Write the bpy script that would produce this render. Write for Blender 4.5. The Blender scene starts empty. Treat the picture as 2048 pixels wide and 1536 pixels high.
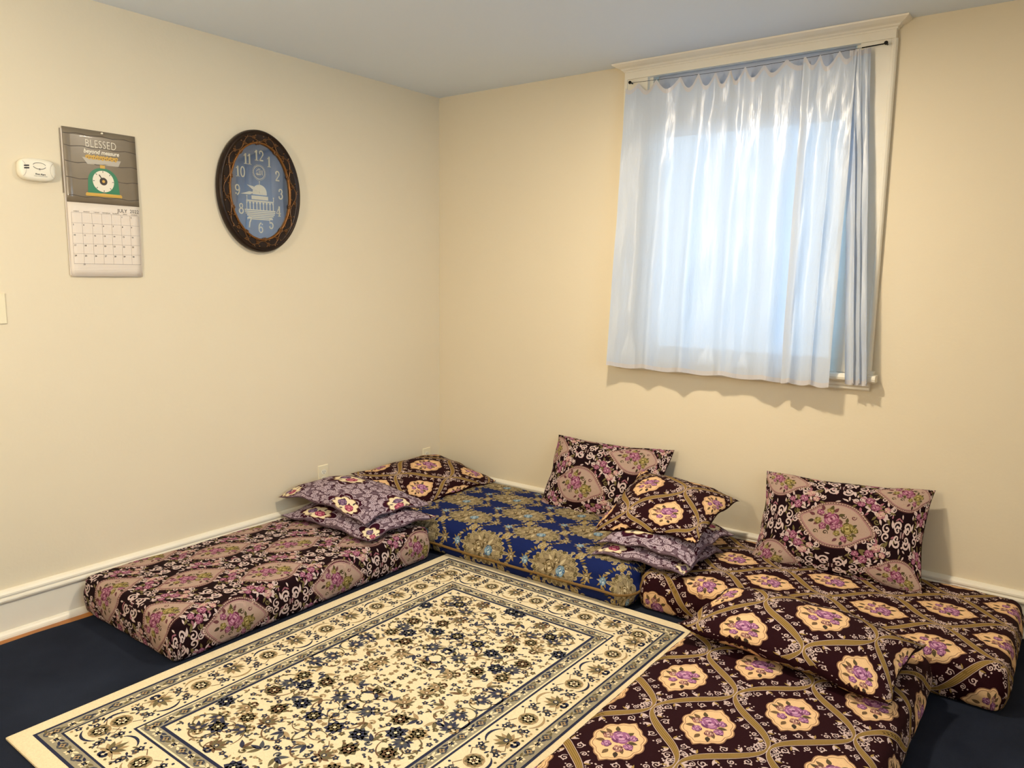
import bpy, math, random
import numpy as np
from mathutils import Matrix, Vector
PI = math.pi
S = bpy.context.scene
COL = S.collection

# ------------------------------------------------------------------ camera, world, lights, exposure
def look_basis(yaw, pitch, roll):
    f = Vector((math.sin(yaw)*math.cos(pitch), math.cos(yaw)*math.cos(pitch), math.sin(pitch)))
    r = Vector((math.cos(yaw), -math.sin(yaw), 0)); u = r.cross(f)
    c, s = math.cos(roll), math.sin(roll)
    return c*r+s*u, -s*r+c*u, f
cam_d = bpy.data.cameras.new('camera'); cam = bpy.data.objects.new('camera', cam_d); COL.objects.link(cam)
_r, _u, _f = look_basis(-0.642134, -0.143344, 0.013012)
cam.matrix_world = Matrix(((_r.x, _u.x, -_f.x, 3.3048), (_r.y, _u.y, -_f.y, -3.63505), (_r.z, _u.z, -_f.z, 1.43753), (0, 0, 0, 1)))
cam_d.sensor_width = 36.0; cam_d.lens = 36.0*1526.5/2048; cam_d.clip_start = 0.05
S.camera = cam

W = bpy.data.worlds.new('sky'); S.world = W; W.use_nodes = True
bg = W.node_tree.nodes['Background']; bg.inputs['Color'].default_value = (0.40, 0.70, 1.0, 1); bg.inputs['Strength'].default_value = 5.0

LAMPS = [  # x, y, z, diffuser radius, watts, colour
    (1.92, -1.32, 2.47, 0.075, 30.0, (1.0, 0.85, 0.64)),
]
FILL_GLOBES = [  # unseen globes added to brighten the walls and ceiling
    (1.30, -3.85, 1.80, 0.13, 64.0, (1.0, 0.83, 0.60), 'added fill light, an unseen frosted globe in the half nearest the calendar wall'),
    (4.15, -2.70, 1.40, 0.13, 13.0, (1.0, 0.93, 0.83), 'added fill light, an unseen frosted globe beside the added side window'),
]
S.view_settings.view_transform = 'Standard'; S.view_settings.look = 'None'
S.view_settings.gamma = 1.0; S.view_settings.use_curve_mapping = False
S.view_settings.exposure = 0.40
S.cycles.use_denoising = True; S.cycles.adaptive_threshold = 0.025
S.cycles.max_bounces = 6; S.cycles.diffuse_bounces = 4; S.cycles.transparent_max_bounces = 8
H = 2.5

# ------------------------------------------------------------------ helpers
def lin(r, g, b):
    f = lambda c: (c/255/12.92) if c/255 <= 0.04045 else ((c/255+0.055)/1.055)**2.4
    return (f(r), f(g), f(b))

def mat(name, col, rough=0.6, metal=0.0, noise=None, bump=None, spec=0.4, coat=0.0, attr=False, sheen=0.0, emit=None):
    m = bpy.data.materials.new(name); m.use_nodes = True; nt = m.node_tree; b = nt.nodes['Principled BSDF']
    b.inputs['Base Color'].default_value = (*col, 1); b.inputs['Roughness'].default_value = rough
    b.inputs['Metallic'].default_value = metal; b.inputs['Specular IOR Level'].default_value = spec
    b.inputs['Coat Weight'].default_value = coat; b.inputs['Sheen Weight'].default_value = sheen
    tc = nt.nodes.new('ShaderNodeTexCoord'); src = None
    if attr:
        a = nt.nodes.new('ShaderNodeAttribute'); a.attribute_name = 'Col'; src = a.outputs['Color']
    if noise:                                  # (scale, detail, amount, tint)
        n = nt.nodes.new('ShaderNodeTexNoise'); n.inputs['Scale'].default_value = noise[0]; n.inputs['Detail'].default_value = noise[1]
        nt.links.new(tc.outputs['Object'], n.inputs['Vector'])
        cr = nt.nodes.new('ShaderNodeValToRGB'); cr.color_ramp.elements[0].position = .35; cr.color_ramp.elements[1].position = .68
        nt.links.new(n.outputs['Fac'], cr.inputs['Fac'])
        mx = nt.nodes.new('ShaderNodeMix'); mx.data_type = 'RGBA'; mx.blend_type = 'MULTIPLY'; mx.inputs['Factor'].default_value = noise[2]
        if src: nt.links.new(src, mx.inputs['A'])
        else: mx.inputs['A'].default_value = (*col, 1)
        cr.color_ramp.elements[0].color = (*noise[3], 1)
        nt.links.new(cr.outputs['Color'], mx.inputs['B']); src = mx.outputs['Result']
    if src: nt.links.new(src, b.inputs['Base Color'])
    if bump:                                   # list of (scale, strength, distance)
        prev = None
        for sc, st, di in bump:
            n = nt.nodes.new('ShaderNodeTexNoise'); n.inputs['Scale'].default_value = sc; n.inputs['Detail'].default_value = 3
            nt.links.new(tc.outputs['Object'], n.inputs['Vector'])
            bp = nt.nodes.new('ShaderNodeBump'); bp.inputs['Strength'].default_value = st; bp.inputs['Distance'].default_value = di
            nt.links.new(n.outputs['Fac'], bp.inputs['Height'])
            if prev: nt.links.new(prev, bp.inputs['Normal'])
            prev = bp.outputs['Normal']
        nt.links.new(prev, b.inputs['Normal'])
    if emit:
        b.inputs['Emission Color'].default_value = (*emit[0], 1); b.inputs['Emission Strength'].default_value = emit[1]
    return m

M = {}
M['wall'] = mat('cream_wall_paint', lin(229, 217, 191), .62, noise=(1.7, 4, .10, (.86, .84, .80)), bump=[(9, .18, .01), (90, .12, .003)], spec=.3)
M['ceil'] = mat('white_ceiling_paint', lin(222, 232, 244), .85, bump=[(60, .15, .003)], spec=.2)
M['trim'] = mat('white_gloss_trim', lin(236, 230, 214), .34, noise=(7, 5, .12, (.80, .72, .58)), bump=[(25, .12, .004)])
M['wood'] = mat('amber_wood_floor', lin(176, 112, 40), .4, noise=(6, 6, .6, (.45, .36, .28)))
M['carpet'] = mat('navy_carpet', lin(36, 42, 56), .95, noise=(4, 8, .8, (.50, .50, .54)), bump=[(420, .5, .004)], spec=.1)
M['fabric'] = mat('woven_brocade', (.1, .02, .03), .85, attr=True, noise=(260, 2, .28, (.62, .60, .58)), bump=[(500, .35, .002)], spec=.12)
M['pile'] = mat('rug_pile', (.7, .6, .4), .95, attr=True, noise=(170, 3, .30, (.70, .66, .60)), bump=[(300, .6, .004)], spec=.1)
M['piping'] = mat('tan_piping', lin(122, 92, 44), .7, bump=[(400, .4, .002)])
M['plate'] = mat('ivory_plastic', lin(236, 226, 196), .35)
M['plastic'] = mat('white_plastic', lin(238, 232, 214), .38)
M['dark'] = mat('black_plastic', lin(24, 22, 22), .4)
M['iron'] = mat('black_wire', lin(22, 20, 20), .45, metal=.6)
M['bronze'] = mat('dark_bronze_frame', lin(44, 29, 20), .36, metal=.35, noise=(30, 4, .6, (.35, .28, .24)), bump=[(70, .3, .004)])
M['bronze_hi'] = mat('rubbed_bronze_carving', lin(124, 88, 54), .34, metal=.45, noise=(60, 3, .6, (.40, .32, .26)))
M['gold_rim'] = mat('gilt_inner_rim', lin(138, 92, 44), .32, metal=.5, noise=(90, 3, .5, (.5, .4, .3)))
M['face'] = mat('slate_blue_dial', lin(82, 106, 140), .5, noise=(6, 3, .25, (.75, .80, .85)))
M['ivory'] = mat('ivory_numerals', lin(240, 228, 190), .5)
M['paper'] = mat('white_paper', lin(232, 220, 206), .5)
M['paper_g'] = mat('printed_grey_boards', lin(128, 116, 98), .28, noise=(14, 5, .35, (.78, .76, .72)), coat=.3)
M['ink'] = mat('dark_ink', lin(70, 62, 56), .6)
M['ink_w'] = mat('cream_ink', lin(236, 228, 208), .4)
M['ink_l'] = mat('grey_ink', lin(168, 156, 146), .6)
M['green'] = mat('green_ink', lin(52, 128, 92), .4)
M['yellow'] = mat('ochre_ink', lin(206, 164, 70), .4)
M['greyink'] = mat('pale_grey_ink', lin(186, 178, 164), .4)
M['brownink'] = mat('brown_ink', lin(120, 92, 50), .4)
M['diff'] = mat('lamp_diffuser', (.9, .85, .75), .5, emit=((1.0, .85, .62), 3.0))

def glass_mat(name='clear_glass', k=1.9):
    m = bpy.data.materials.new(name); m.use_nodes = True; nt = m.node_tree; nt.nodes.clear()
    o = nt.nodes.new('ShaderNodeOutputMaterial'); t = nt.nodes.new('ShaderNodeBsdfTransparent'); g = nt.nodes.new('ShaderNodeBsdfGlossy')
    g.inputs['Roughness'].default_value = .03; mx = nt.nodes.new('ShaderNodeMixShader'); fr = nt.nodes.new('ShaderNodeFresnel'); fr.inputs['IOR'].default_value = 1.5
    ma = nt.nodes.new('ShaderNodeMath'); ma.operation = 'MULTIPLY'; ma.inputs[1].default_value = k; ma.use_clamp = True
    nt.links.new(fr.outputs[0], ma.inputs[0]); nt.links.new(ma.outputs[0], mx.inputs[0])
    nt.links.new(t.outputs[0], mx.inputs[1]); nt.links.new(g.outputs[0], mx.inputs[2]); nt.links.new(mx.outputs[0], o.inputs['Surface'])
    return m
M['glass'] = glass_mat(); M['clock_glass'] = glass_mat('polished_clock_glass', 5.0)

def sheer_mat(name, clear, col, gloss=.06):
    m = bpy.data.materials.new(name); m.use_nodes = True; nt = m.node_tree; nt.nodes.clear()
    N = nt.nodes.new; o = N('ShaderNodeOutputMaterial')
    tr = N('ShaderNodeBsdfTranslucent'); tr.inputs['Color'].default_value = (*col, 1)
    di = N('ShaderNodeBsdfDiffuse'); di.inputs['Color'].default_value = (col[0]*.74, col[1]*.74, col[2]*.76, 1)
    gl = N('ShaderNodeBsdfGlossy'); gl.inputs['Roughness'].default_value = .32; gl.inputs['Color'].default_value = (.9, .9, .92, 1)
    tp = N('ShaderNodeBsdfTransparent'); tp.inputs['Color'].default_value = (.97, .98, 1, 1)
    a = N('ShaderNodeMixShader'); a.inputs[0].default_value = .125; b = N('ShaderNodeMixShader'); b.inputs[0].default_value = gloss
    c = N('ShaderNodeMixShader'); c.inputs[0].default_value = clear
    tc = N('ShaderNodeTexCoord'); mp = N('ShaderNodeMapping'); mp.inputs['Scale'].default_value = (40, 40, 9)
    no = N('ShaderNodeTexNoise'); no.inputs['Scale'].default_value = 1.0; no.inputs['Detail'].default_value = 3
    bp = N('ShaderNodeBump'); bp.inputs['Strength'].default_value = .35; bp.inputs['Distance'].default_value = .01
    L = nt.links.new
    L(tc.outputs['Object'], mp.inputs['Vector']); L(mp.outputs[0], no.inputs['Vector']); L(no.outputs['Fac'], bp.inputs['Height'])
    for s_ in (tr, di, gl): L(bp.outputs[0], s_.inputs['Normal'])
    L(di.outputs[0], a.inputs[1]); L(tr.outputs[0], a.inputs[2]); L(a.outputs[0], b.inputs[1]); L(gl.outputs[0], b.inputs[2])
    L(b.outputs[0], c.inputs[1]); L(tp.outputs[0], c.inputs[2]); L(c.outputs[0], o.inputs['Surface'])
    return m
M['sheer'] = sheer_mat('sheer_white_satin', .025, (.76, .85, .97))
M['hem'] = sheer_mat('doubled_satin_hem', .05, (.88, .86, .87))
M['blind'] = sheer_mat('translucent_blind', .0, (.80, .82, .86), .02)

def mesh(name, V, F, m, parent=None, smooth=False, colors=None):
    me = bpy.data.meshes.new(name)
    V = np.asarray(V, dtype=np.float64)
    if isinstance(F, np.ndarray):
        k = F.shape[1]; me.vertices.add(len(V)); me.vertices.foreach_set('co', V.ravel())
        me.loops.add(F.size); me.loops.foreach_set('vertex_index', F.ravel().astype(np.int32))
        me.polygons.add(len(F)); me.polygons.foreach_set('loop_start', np.arange(0, F.size, k, dtype=np.int32))
        me.update(calc_edges=True)
    else:
        me.from_pydata([tuple(v) for v in V], [], [tuple(f) for f in F])
    if smooth: me.polygons.foreach_set('use_smooth', np.ones(len(me.polygons), dtype=bool))
    if colors is not None:
        a = me.color_attributes.new('Col', 'FLOAT_COLOR', 'POINT')
        a.data.foreach_set('color', np.c_[colors, np.ones(len(colors))].astype(np.float32).ravel())
    me.validate(); me.update()
    me.materials.append(m)
    o = bpy.data.objects.new(name, me); COL.objects.link(o)
    if parent: o.parent = parent
    return o

def tag(o, label=None, cat=None, group=None, kind=None):
    if label: o['label'] = label
    if cat: o['category'] = cat
    if group: o['group'] = group
    if kind: o['kind'] = kind
    return o

def empty(name, mw):
    o = bpy.data.objects.new(name, None); COL.objects.link(o); o.empty_display_size = .05; o.matrix_world = mw
    return o
def frame(origin, X, Y, Z):
    return Matrix(((X[0], Y[0], Z[0], origin[0]), (X[1], Y[1], Z[1], origin[1]), (X[2], Y[2], Z[2], origin[2]), (0, 0, 0, 1)))
LEFT = lambda y, z, off=0.0: frame((off, y, z), (0, 1, 0), (0, 0, 1), (1, 0, 0))      # things hung on the left wall: local x = along wall, y = up, z = out
BACK = lambda x, z, off=0.0: frame((x, -off, z), (1, 0, 0), (0, 0, 1), (0, -1, 0))

class MB:
    def __init__(s): s.V = []; s.F = []
    def add(s, V, F):
        n = len(s.V); s.V += [tuple(v) for v in V]; s.F += [tuple(i+n for i in f) for f in F]; return s
    def box(s, x0, x1, y0, y1, z0, z1):
        return s.add([(x0, y0, z0), (x1, y0, z0), (x1, y1, z0), (x0, y1, z0), (x0, y0, z1), (x1, y0, z1), (x1, y1, z1), (x0, y1, z1)],
                     [(3, 2, 1, 0), (4, 5, 6, 7), (0, 1, 5, 4), (1, 2, 6, 5), (2, 3, 7, 6), (3, 0, 4, 7)])
    def bevbox(s, x0, x1, y0, y1, z0, z1, b):      # box with chamfered front (z1) edges
        a = [(x0, y0), (x1, y0), (x1, y1), (x0, y1)]; c = [(x0+b, y0+b), (x1-b, y0+b), (x1-b, y1-b), (x0+b, y1-b)]
        V = [(*p, z0) for p in a]+[(*p, z1-b) for p in a]+[(*p, z1) for p in c]
        F = [(3, 2, 1, 0), (8, 9, 10, 11)]
        for k in range(4):
            j = (k+1) % 4; F += [(k, j, 4+j, 4+k), (4+k, 4+j, 8+j, 8+k)]
        return s.add(V, F)
    def disc(s, cx, cy, r, z0, z1, n=16, ry=None):
        ry = ry or r; V = []; 
        for z in (z0, z1): V += [(cx+r*math.cos(2*PI*k/n), cy+ry*math.sin(2*PI*k/n), z) for k in range(n)]
        F = [tuple(range(n-1, -1, -1)), tuple(range(n, 2*n))]+[(k, (k+1) % n, n+(k+1) % n, n+k) for k in range(n)]
        return s.add(V, F)
    def prism(s, prof, p0, p1, A, B):              # closed profile (a,b) along A,B axes swept from p0 to p1
        p0, p1, A, B = map(Vector, (p0, p1, A, B)); n = len(prof)
        V = [p0+A*a+B*b for a, b in prof]+[p1+A*a+B*b for a, b in prof]
        F = [tuple(range(n-1, -1, -1)), tuple(range(n, 2*n))]+[(k, (k+1) % n, n+(k+1) % n, n+k) for k in range(n)]
        return s.add(V, F)
    def tube(s, pts, r, n=8, caps=True):
        P = [Vector(p) for p in pts]; V = []; up = Vector((0, 0, 1)); F = []
        for i, p in enumerate(P):
            t = (P[min(i+1, len(P)-1)]-P[max(i-1, 0)]).normalized()
            a = t.cross(up if abs(t.z) < .95 else Vector((1, 0, 0))).normalized(); b = t.cross(a)
            V += [p+a*r*math.cos(2*PI*k/n)+b*r*math.sin(2*PI*k/n) for k in range(n)]
        for i in range(len(P)-1):
            F += [(i*n+k, i*n+(k+1) % n, (i+1)*n+(k+1) % n, (i+1)*n+k) for k in range(n)]
        if caps: F += [tuple(range(n-1, -1, -1)), tuple(range((len(P)-1)*n, len(P)*n))]
        return s.add(V, F)
    def out(s, name, m, parent=None, smooth=False): return mesh(name, s.V, s.F, m, parent, smooth)

def text_arrays(body, size, x, y, z=0.0, align='LEFT', shear=0.0, sx=1.0, bold=0.0, spacing=1.0):
    cu = bpy.data.curves.new('t', 'FONT'); cu.body = body; cu.size = size; cu.align_x = align; cu.shear = shear; cu.offset = bold
    cu.space_character = spacing; cu.resolution_u = 3
    ob = bpy.data.objects.new('t', cu); COL.objects.link(ob); bpy.context.view_layer.update()
    me = bpy.data.meshes.new_from_object(ob.evaluated_get(bpy.context.evaluated_depsgraph_get()))
    V = [(v.co.x*sx+x, v.co.y+y, z) for v in me.vertices]; F = [tuple(p.vertices) for p in me.polygons]
    bpy.data.objects.remove(ob); bpy.data.curves.remove(cu); bpy.data.meshes.remove(me)
    return V, F

# ------------------------------------------------------------------ woven ornament: vector motifs in metres, laid on a surface
class Paint:
    def __init__(s): s.V = []; s.L = []; s.C = []; s.T = []; s.n = 0
    def add(s, v, t, col, layer):
        v = np.asarray(v, float); s.V.append(v); s.L.append(np.full(len(v), float(layer))); s.C.append(np.tile(np.asarray(col, float), (len(v), 1)))
        s.T.append(np.asarray(t, int)+s.n); s.n += len(v)
    def poly(s, b, col, layer, rings=1, c=None):
        b = np.asarray(b, float); n = len(b); c = b.mean(0) if c is None else np.asarray(c, float)
        V = [c[None]]; T = []
        for r in range(1, rings+1): V.append(c+(b-c)*(r/rings))
        k = np.arange(n); j = (k+1) % n
        T.append(np.c_[np.zeros(n, int), 1+k, 1+j])
        for r in range(1, rings):
            o = 1+(r-1)*n; p = 1+r*n
            T += [np.c_[o+k, p+k, p+j], np.c_[o+k, p+j, o+j]]
        s.add(np.vstack(V), np.vstack(T), col, layer)
    def strip(s, p, w, col, layer):
        p = np.asarray(p, float); n = len(p); t = np.gradient(p, axis=0); t /= np.linalg.norm(t, axis=1)[:, None]+1e-12
        nrm = np.c_[-t[:, 1], t[:, 0]]; w = np.broadcast_to(w, n)[:, None]/2
        k = np.arange(n-1)
        s.add(np.vstack([p+nrm*w, p-nrm*w]), np.vstack([np.c_[k, n+k, n+k+1], np.c_[k, n+k+1, k+1]]), col, layer)
    def dot(s, c, r, col, layer, n=6, ry=None, ang=0.0):
        a = np.linspace(0, 2*PI, n, endpoint=False); ry = ry or r
        q = np.c_[r*np.cos(a), ry*np.sin(a)]; ca, sa = math.cos(ang), math.sin(ang)
        s.poly(q@np.array([[ca, sa], [-sa, ca]])+np.asarray(c), col, layer)
    def leaf(s, c, ang, ln, wd, col, layer):            # pointed leaf starting at c
        t = np.linspace(0, 1, 6); h = wd/2*np.sin(PI*t**.8)
        q = np.vstack([np.c_[t*ln, h], np.c_[t[-2:0:-1]*ln, -h[-2:0:-1]]]); ca, sa = math.cos(ang), math.sin(ang)
        s.poly(q@np.array([[ca, sa], [-sa, ca]])+np.asarray(c), col, layer)
    def curl(s, c, ang, size, w, col, layer, hand=1, turns=1.15, n=14, dot=True):
        t = np.linspace(0, 1, n); h = ang+hand*turns*2*PI*t; st = size/2*(1-.78*t)*turns*2*PI/n
        p = np.asarray(c)+np.cumsum(np.c_[np.cos(h)*st, np.sin(h)*st], axis=0)
        s.strip(p, w*(.45+.9*np.sin(PI*np.clip(t*.9+.05, 0, 1))), col, layer)
        if dot: s.dot(p[-1], w*.95, col, layer)
        return p
    def rose(s, c, r, cols, layer, ang=0.0, n=6):       # cols: outer, mid, light
        c = np.asarray(c, float)
        for k in range(n):
            a = ang+2*PI*k/n; s.dot(c+.58*r*np.array([math.cos(a), math.sin(a)]), r*.46, cols[k % 2], layer+(k % 2)*.4, 8, r*.36, a+PI/2)
        for k in range(4):
            a = ang+.5+2*PI*k/4; s.dot(c+.26*r*np.array([math.cos(a), math.sin(a)]), r*.30, cols[2 if k % 2 else 1], layer+1+(k % 2)*.4, 7, r*.2, a+PI/2)
            s.strip(c+r*.62*np.c_[np.cos(a+np.linspace(-.5, .5, 5)), np.sin(a+np.linspace(-.5, .5, 5))], r*.10, cols[2], layer+1)
        s.dot(c, r*.16, cols[0], layer+2)
    def daisy(s, c, r, col, mid, layer, n=6, ang=0.0):
        c = np.asarray(c, float)
        for k in range(n): s.leaf(c, ang+2*PI*k/n, r, r*.75, col, layer)
        s.dot(c, r*.3, mid, layer+.6)
    def arr(s): return np.vstack(s.V), np.concatenate(s.L), np.vstack(s.C), np.vstack(s.T)

def tiles(paint, pu, pv, off, U, V, swap=False):
    """repeat a painted tile with period (pu,pv) over |u|<U,|v|<V; swap turns it a quarter"""
    v, l, c, t = paint.arr()
    if swap: v = np.c_[v[:, 1], -v[:, 0]]; pu, pv = pv, pu
    vv, ll, cc, tt, n = [], [], [], [], 0
    for i in range(int(math.floor((-U-off[0])/pu))-1, int(math.ceil((U-off[0])/pu))+2):
        for j in range(int(math.floor((-V-off[1])/pv))-1, int(math.ceil((V-off[1])/pv))+2):
            vv.append(v+np.array([off[0]+i*pu, off[1]+j*pv])); ll.append(l); cc.append(c); tt.append(t+n); n += len(v)
    return np.vstack(vv), np.concatenate(ll), np.vstack(cc), np.vstack(tt)

def clip(P, inside):
    v, l, c, t = P; ok = inside(v); keep = ok[t].all(1); t = t[keep]
    used = np.zeros(len(v), bool); used[t.ravel()] = True; idx = np.cumsum(used)-1
    return v[used], l[used], c[used], idx[t]

def lay(P, f, lift=.0003, flip=False):
    """map ornament on surface f(u,v)->xyz, each layer lifted a little along the normal"""
    v, l, c, t = P; e = 1e-3; u, w = v[:, 0], v[:, 1]
    p = f(u, w); n = np.cross(f(u+e, w)-f(u-e, w), f(u, w+e)-f(u, w-e)); n /= np.linalg.norm(n, axis=1)[:, None]+1e-12
    if flip: n = -n; t = t[:, ::-1]
    a, b, d = v[t[:, 0]], v[t[:, 1]], v[t[:, 2]]
    neg = ((b-a)[:, 0]*(d-a)[:, 1]-(b-a)[:, 1]*(d-a)[:, 0] < 0) != flip
    t = t.copy(); t[neg] = t[neg][:, ::-1]
    return p+n*(lift*(l+1))[:, None], c, t

RNG = np.random.default_rng(7)
def scallop(a, b, lobes, amp, n=56, tip=0.0, lean=0.0):
    th = np.linspace(0, 2*PI, n, endpoint=False); k = 1-amp+amp*np.abs(np.cos(lobes*th/2))
    tp = tip*(np.exp(-((th-PI/2)/.13)**2)+np.exp(-((th-1.5*PI)/.13)**2))
    q = np.c_[a*k*np.cos(th), (b*k+tp)*np.sin(th)]
    q[:, 0] += lean*np.sin(PI*q[:, 1]/b)
    return q
def bouquet(P, c, s, rose_cols, leafcol, layer, small, turn=0.0):
    c = np.asarray(c, float); rot = lambda x, y: c+s*np.array([x*math.cos(turn)-y*math.sin(turn), x*math.sin(turn)+y*math.cos(turn)])
    for k in range(11):
        a = turn+k*2.399; r = .55+.35*((k*7) % 5)/5
        P.leaf(rot(r*.75*math.cos(k*2.399), r*.95*math.sin(k*2.399)), a, s*.42, s*.22, leafcol[k % len(leafcol)], layer)
    P.rose(rot(.05, .25), s*.50, rose_cols, layer+1, turn)
    for k, (x, y) in enumerate(((-.45, -.35), (.1, -.55), (.48, -.30), (-.5, .25), (.55, .35))):
        P.rose(rot(x, y), s*.25, small if k % 2 else rose_cols, layer+1, turn+k, 5)

def pattern_scroll():      # maroon ground, gold ogee ribbons, cream scalloped medallions
    P = Paint(); pu, pv = .342, .42
    gold, gold2, wht, crm, line = lin(128, 100, 50), lin(166, 136, 78), lin(204, 180, 174), lin(232, 192, 144), lin(150, 112, 84)
    rose = (lin(112, 62, 100), lin(156, 98, 138), lin(206, 156, 184)); sm = (lin(110, 62, 66), lin(160, 108, 100), lin(216, 184, 160)); lf = (lin(88, 74, 50), lin(112, 88, 62), lin(66, 54, 44))
    for c in ((0, 0), (pu/2, pv/2)):
        c = np.array(c)
        P.poly(scallop(.076, .092, 10, .11, 64, tip=.026)+c, line, 1, 4); P.poly(scallop(.0725, .088, 10, .11, 64, tip=.023)+c, crm, 2, 4)
        ring = scallop(.067, .081, 10, .11, 64, tip=.018); P.strip(np.vstack([ring, ring[:1]])+c, .0018, line, 3)
        bouquet(P, c, .064, rose, lf, 3, sm, .3)
    v = np.linspace(-pv/2, pv/2, 49); fu = .0035+.082*(1+np.cos(2*PI*v/pv))
    w = .021*np.clip(np.abs(np.sin(2*PI*v/pv)), 0.10, 1)**.8
    for sg in (1, -1):
        path = np.c_[sg*fu, v]
        P.strip(path, w+.0050, wht, 1.2); P.strip(path, w+.0014, gold, 2.2)
        for o_ in (-.30, 0, .30):
            tn = np.gradient(path, axis=0); tn /= np.linalg.norm(tn, axis=1)[:, None]; nr = np.c_[-tn[:, 1], tn[:, 0]]
            P.strip(path+nr*(w*o_)[:, None], w*.09+.0003, gold2, 3)
        for k in range(1, 48, 3):
            for sd in (1, -1):
                base = path[k]+nr[k]*sd*(w[k]/2+.0045); a = math.atan2(tn[k, 1], tn[k, 0]); m3 = (k//3+(sd > 0)) % 3
                fl = 1 if (k//3) % 2 else -1
                if m3 == 2:
                    P.leaf(base, a+sd*PI/2-.5*fl, .026, .0085, wht, 1.4); P.leaf(base, a+sd*PI/2+.5*fl, .020, .0065, gold2, 1.4)
                    for q in range(3): P.dot(base+nr[k]*sd*(.012+.009*q)+tn[k]*fl*.004*q, .0037-.0005*q, wht, 1.5)
                else:
                    P.curl(base, a+(0 if fl > 0 else PI)+sd*fl*.35, .028 if m3 else .022, .0029, wht, 1.4, sd*fl, 1.25)
                    P.dot(base+nr[k]*sd*.026+tn[k]*fl*.006, .0032, wht, 1.4); P.dot(base+nr[k]*sd*.020-tn[k]*fl*.009, .0026, wht, 1.4)
    return P, pu, pv, lin(37, 6, 13)

def pattern_ogee():        # near-black ground, large pointed medallions with rose bouquets, leafy scrolls between
    P = Paint(); pu, pv = .38, .51
    bd, dk, fill, wht, pk, ol = lin(190, 160, 146), lin(78, 44, 46), lin(178, 152, 138), lin(204, 182, 178), lin(152, 98, 110), lin(110, 98, 62)
    rose = (lin(104, 46, 70), lin(146, 84, 114), lin(192, 142, 158)); yel = (lin(88, 78, 38), lin(134, 118, 66), lin(182, 166, 112)); lf = (lin(84, 76, 48), lin(104, 62, 66), lin(66, 54, 42))
    TH = np.linspace(0, 2*PI, 72, endpoint=False)
    def shape(s):
        sn = np.sin(TH); tip = np.abs(sn)**14
        q = np.c_[s*.094*np.cos(TH), s*(.106*sn+.036*np.sign(sn)*tip)]; q[:, 0] += .016*np.sign(sn)*tip*s; return q
    cs = [np.array((0., 0.)), np.array((pu/2, pv/2))]
    for c in cs:
        P.poly(shape(1.05)+c, dk, 1, 5); P.poly(shape(1.0)+c, bd, 2, 5)
        for k in range(72): P.dot(shape(.965)[k]+c, .0022, dk, 3, 5)
        r = shape(.93); P.strip(np.vstack([r, r[:1]])+c, .0022, dk, 3); r = shape(.89); P.strip(np.vstack([r, r[:1]])+c, .0026, pk, 3)
        P.poly(shape(.875)+c, fill, 3, 5)
        bouquet(P, c+np.array((-.020, -.030)), .060, rose, lf, 4, yel, .2); bouquet(P, c+np.array((.022, .036)), .052, yel, lf, 4, rose, 1.3)
        for k in range(8): P.curl(c+np.array((.045*(-1)**k, -.06+.018*k)), (0.6 if k % 2 else PI-.6), .022, .0030, lf[k % 3], 4, (-1)**k, 1.0)
        for z in (-1, 1):     # sprigs hugging the tips
            for k in (-1, 0, 1): P.curl(c+np.array((z*.016+.010*k, z*.146)), z*PI/2-k*.9, .030, .0042, wht, 1.6, -k or 1)
    for c in (np.array((pu/2, 0.)), np.array((0., pv/2))):          # urn scrolls
        for sx in (1, -1):
            for sy in (1, -1):
                P.curl(c+np.array((sx*.010, sy*.016)), math.atan2(sy, sx*.1), .048, .0064, wht, 2, -sx*sy, 1.15)
                P.curl(c+np.array((sx*.012, sy*.006)), math.atan2(sy*.2, sx), .036, .0046, wht, 2, sx*sy, 1.1)
                P.curl(c+np.array((sx*.030, sy*.058)), math.atan2(sy, sx*.4), .042, .0052, wht, 2, sx*sy, 1.1)
                for k in range(5): P.leaf(c+np.array((sx*(.020+.010*k), sy*(.046+.016*k))), math.atan2(sy*(.2+.25*k), sx), .034, .011, (wht, ol, wht, pk, wht)[k], 1.8)
        for k in range(5): P.strip(c+np.array([(-.012, -.012+.006*k), (.012, -.012+.006*k)]), .003, wht if k % 2 else dk, 2.5)
    for i in (0, 1):
        for j in (0, 1):
            c = np.array((pu/4+i*pu/2, pv/4+j*pv/2)); s = 1 if (i+j) % 2 else -1
            for k, (x, y) in enumerate(((0, 0), (.030, .024), (-.030, -.022), (.004, .048), (-.008, -.050))):
                P.rose(c+np.array((s*x, y)), .020 if k < 3 else .015, (rose, (pk, bd, lin(214, 178, 164)))[k % 2], 2.5, k, 5)
                for q in range(6):
                    a = q*1.047+k; P.leaf(c+np.array((s*x, y))+.016*np.array((math.cos(a), math.sin(a))), a+.4, .026, .0095, (wht, ol, pk, wht, ol, wht)[q], 2)
            for k in range(9):
                a = k*2*PI/9+.3; P.curl(c+np.array((.050*math.cos(a), .062*math.sin(a))), a+s*.5, .028, .0036, (wht, ol)[k % 4 == 0], 1.6, s*(1 if k % 2 else -1))
    rs = np.random.default_rng(3)
    for k in range(210):
        p = rs.uniform((0, 0), (pu, pv))
        if any((((p[0]-c[0]+pu/2) % pu-pu/2)/.103)**2+(((p[1]-c[1]+pv/2) % pv-pv/2)/.122)**2 < 1 for c in cs): continue
        P.leaf(p, rs.uniform(0, 6.28), rs.uniform(.014, .028), .0075, (wht, ol, pk, wht)[k % 4], 1.3)
    return P, pu, pv, lin(25, 5, 11)

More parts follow.
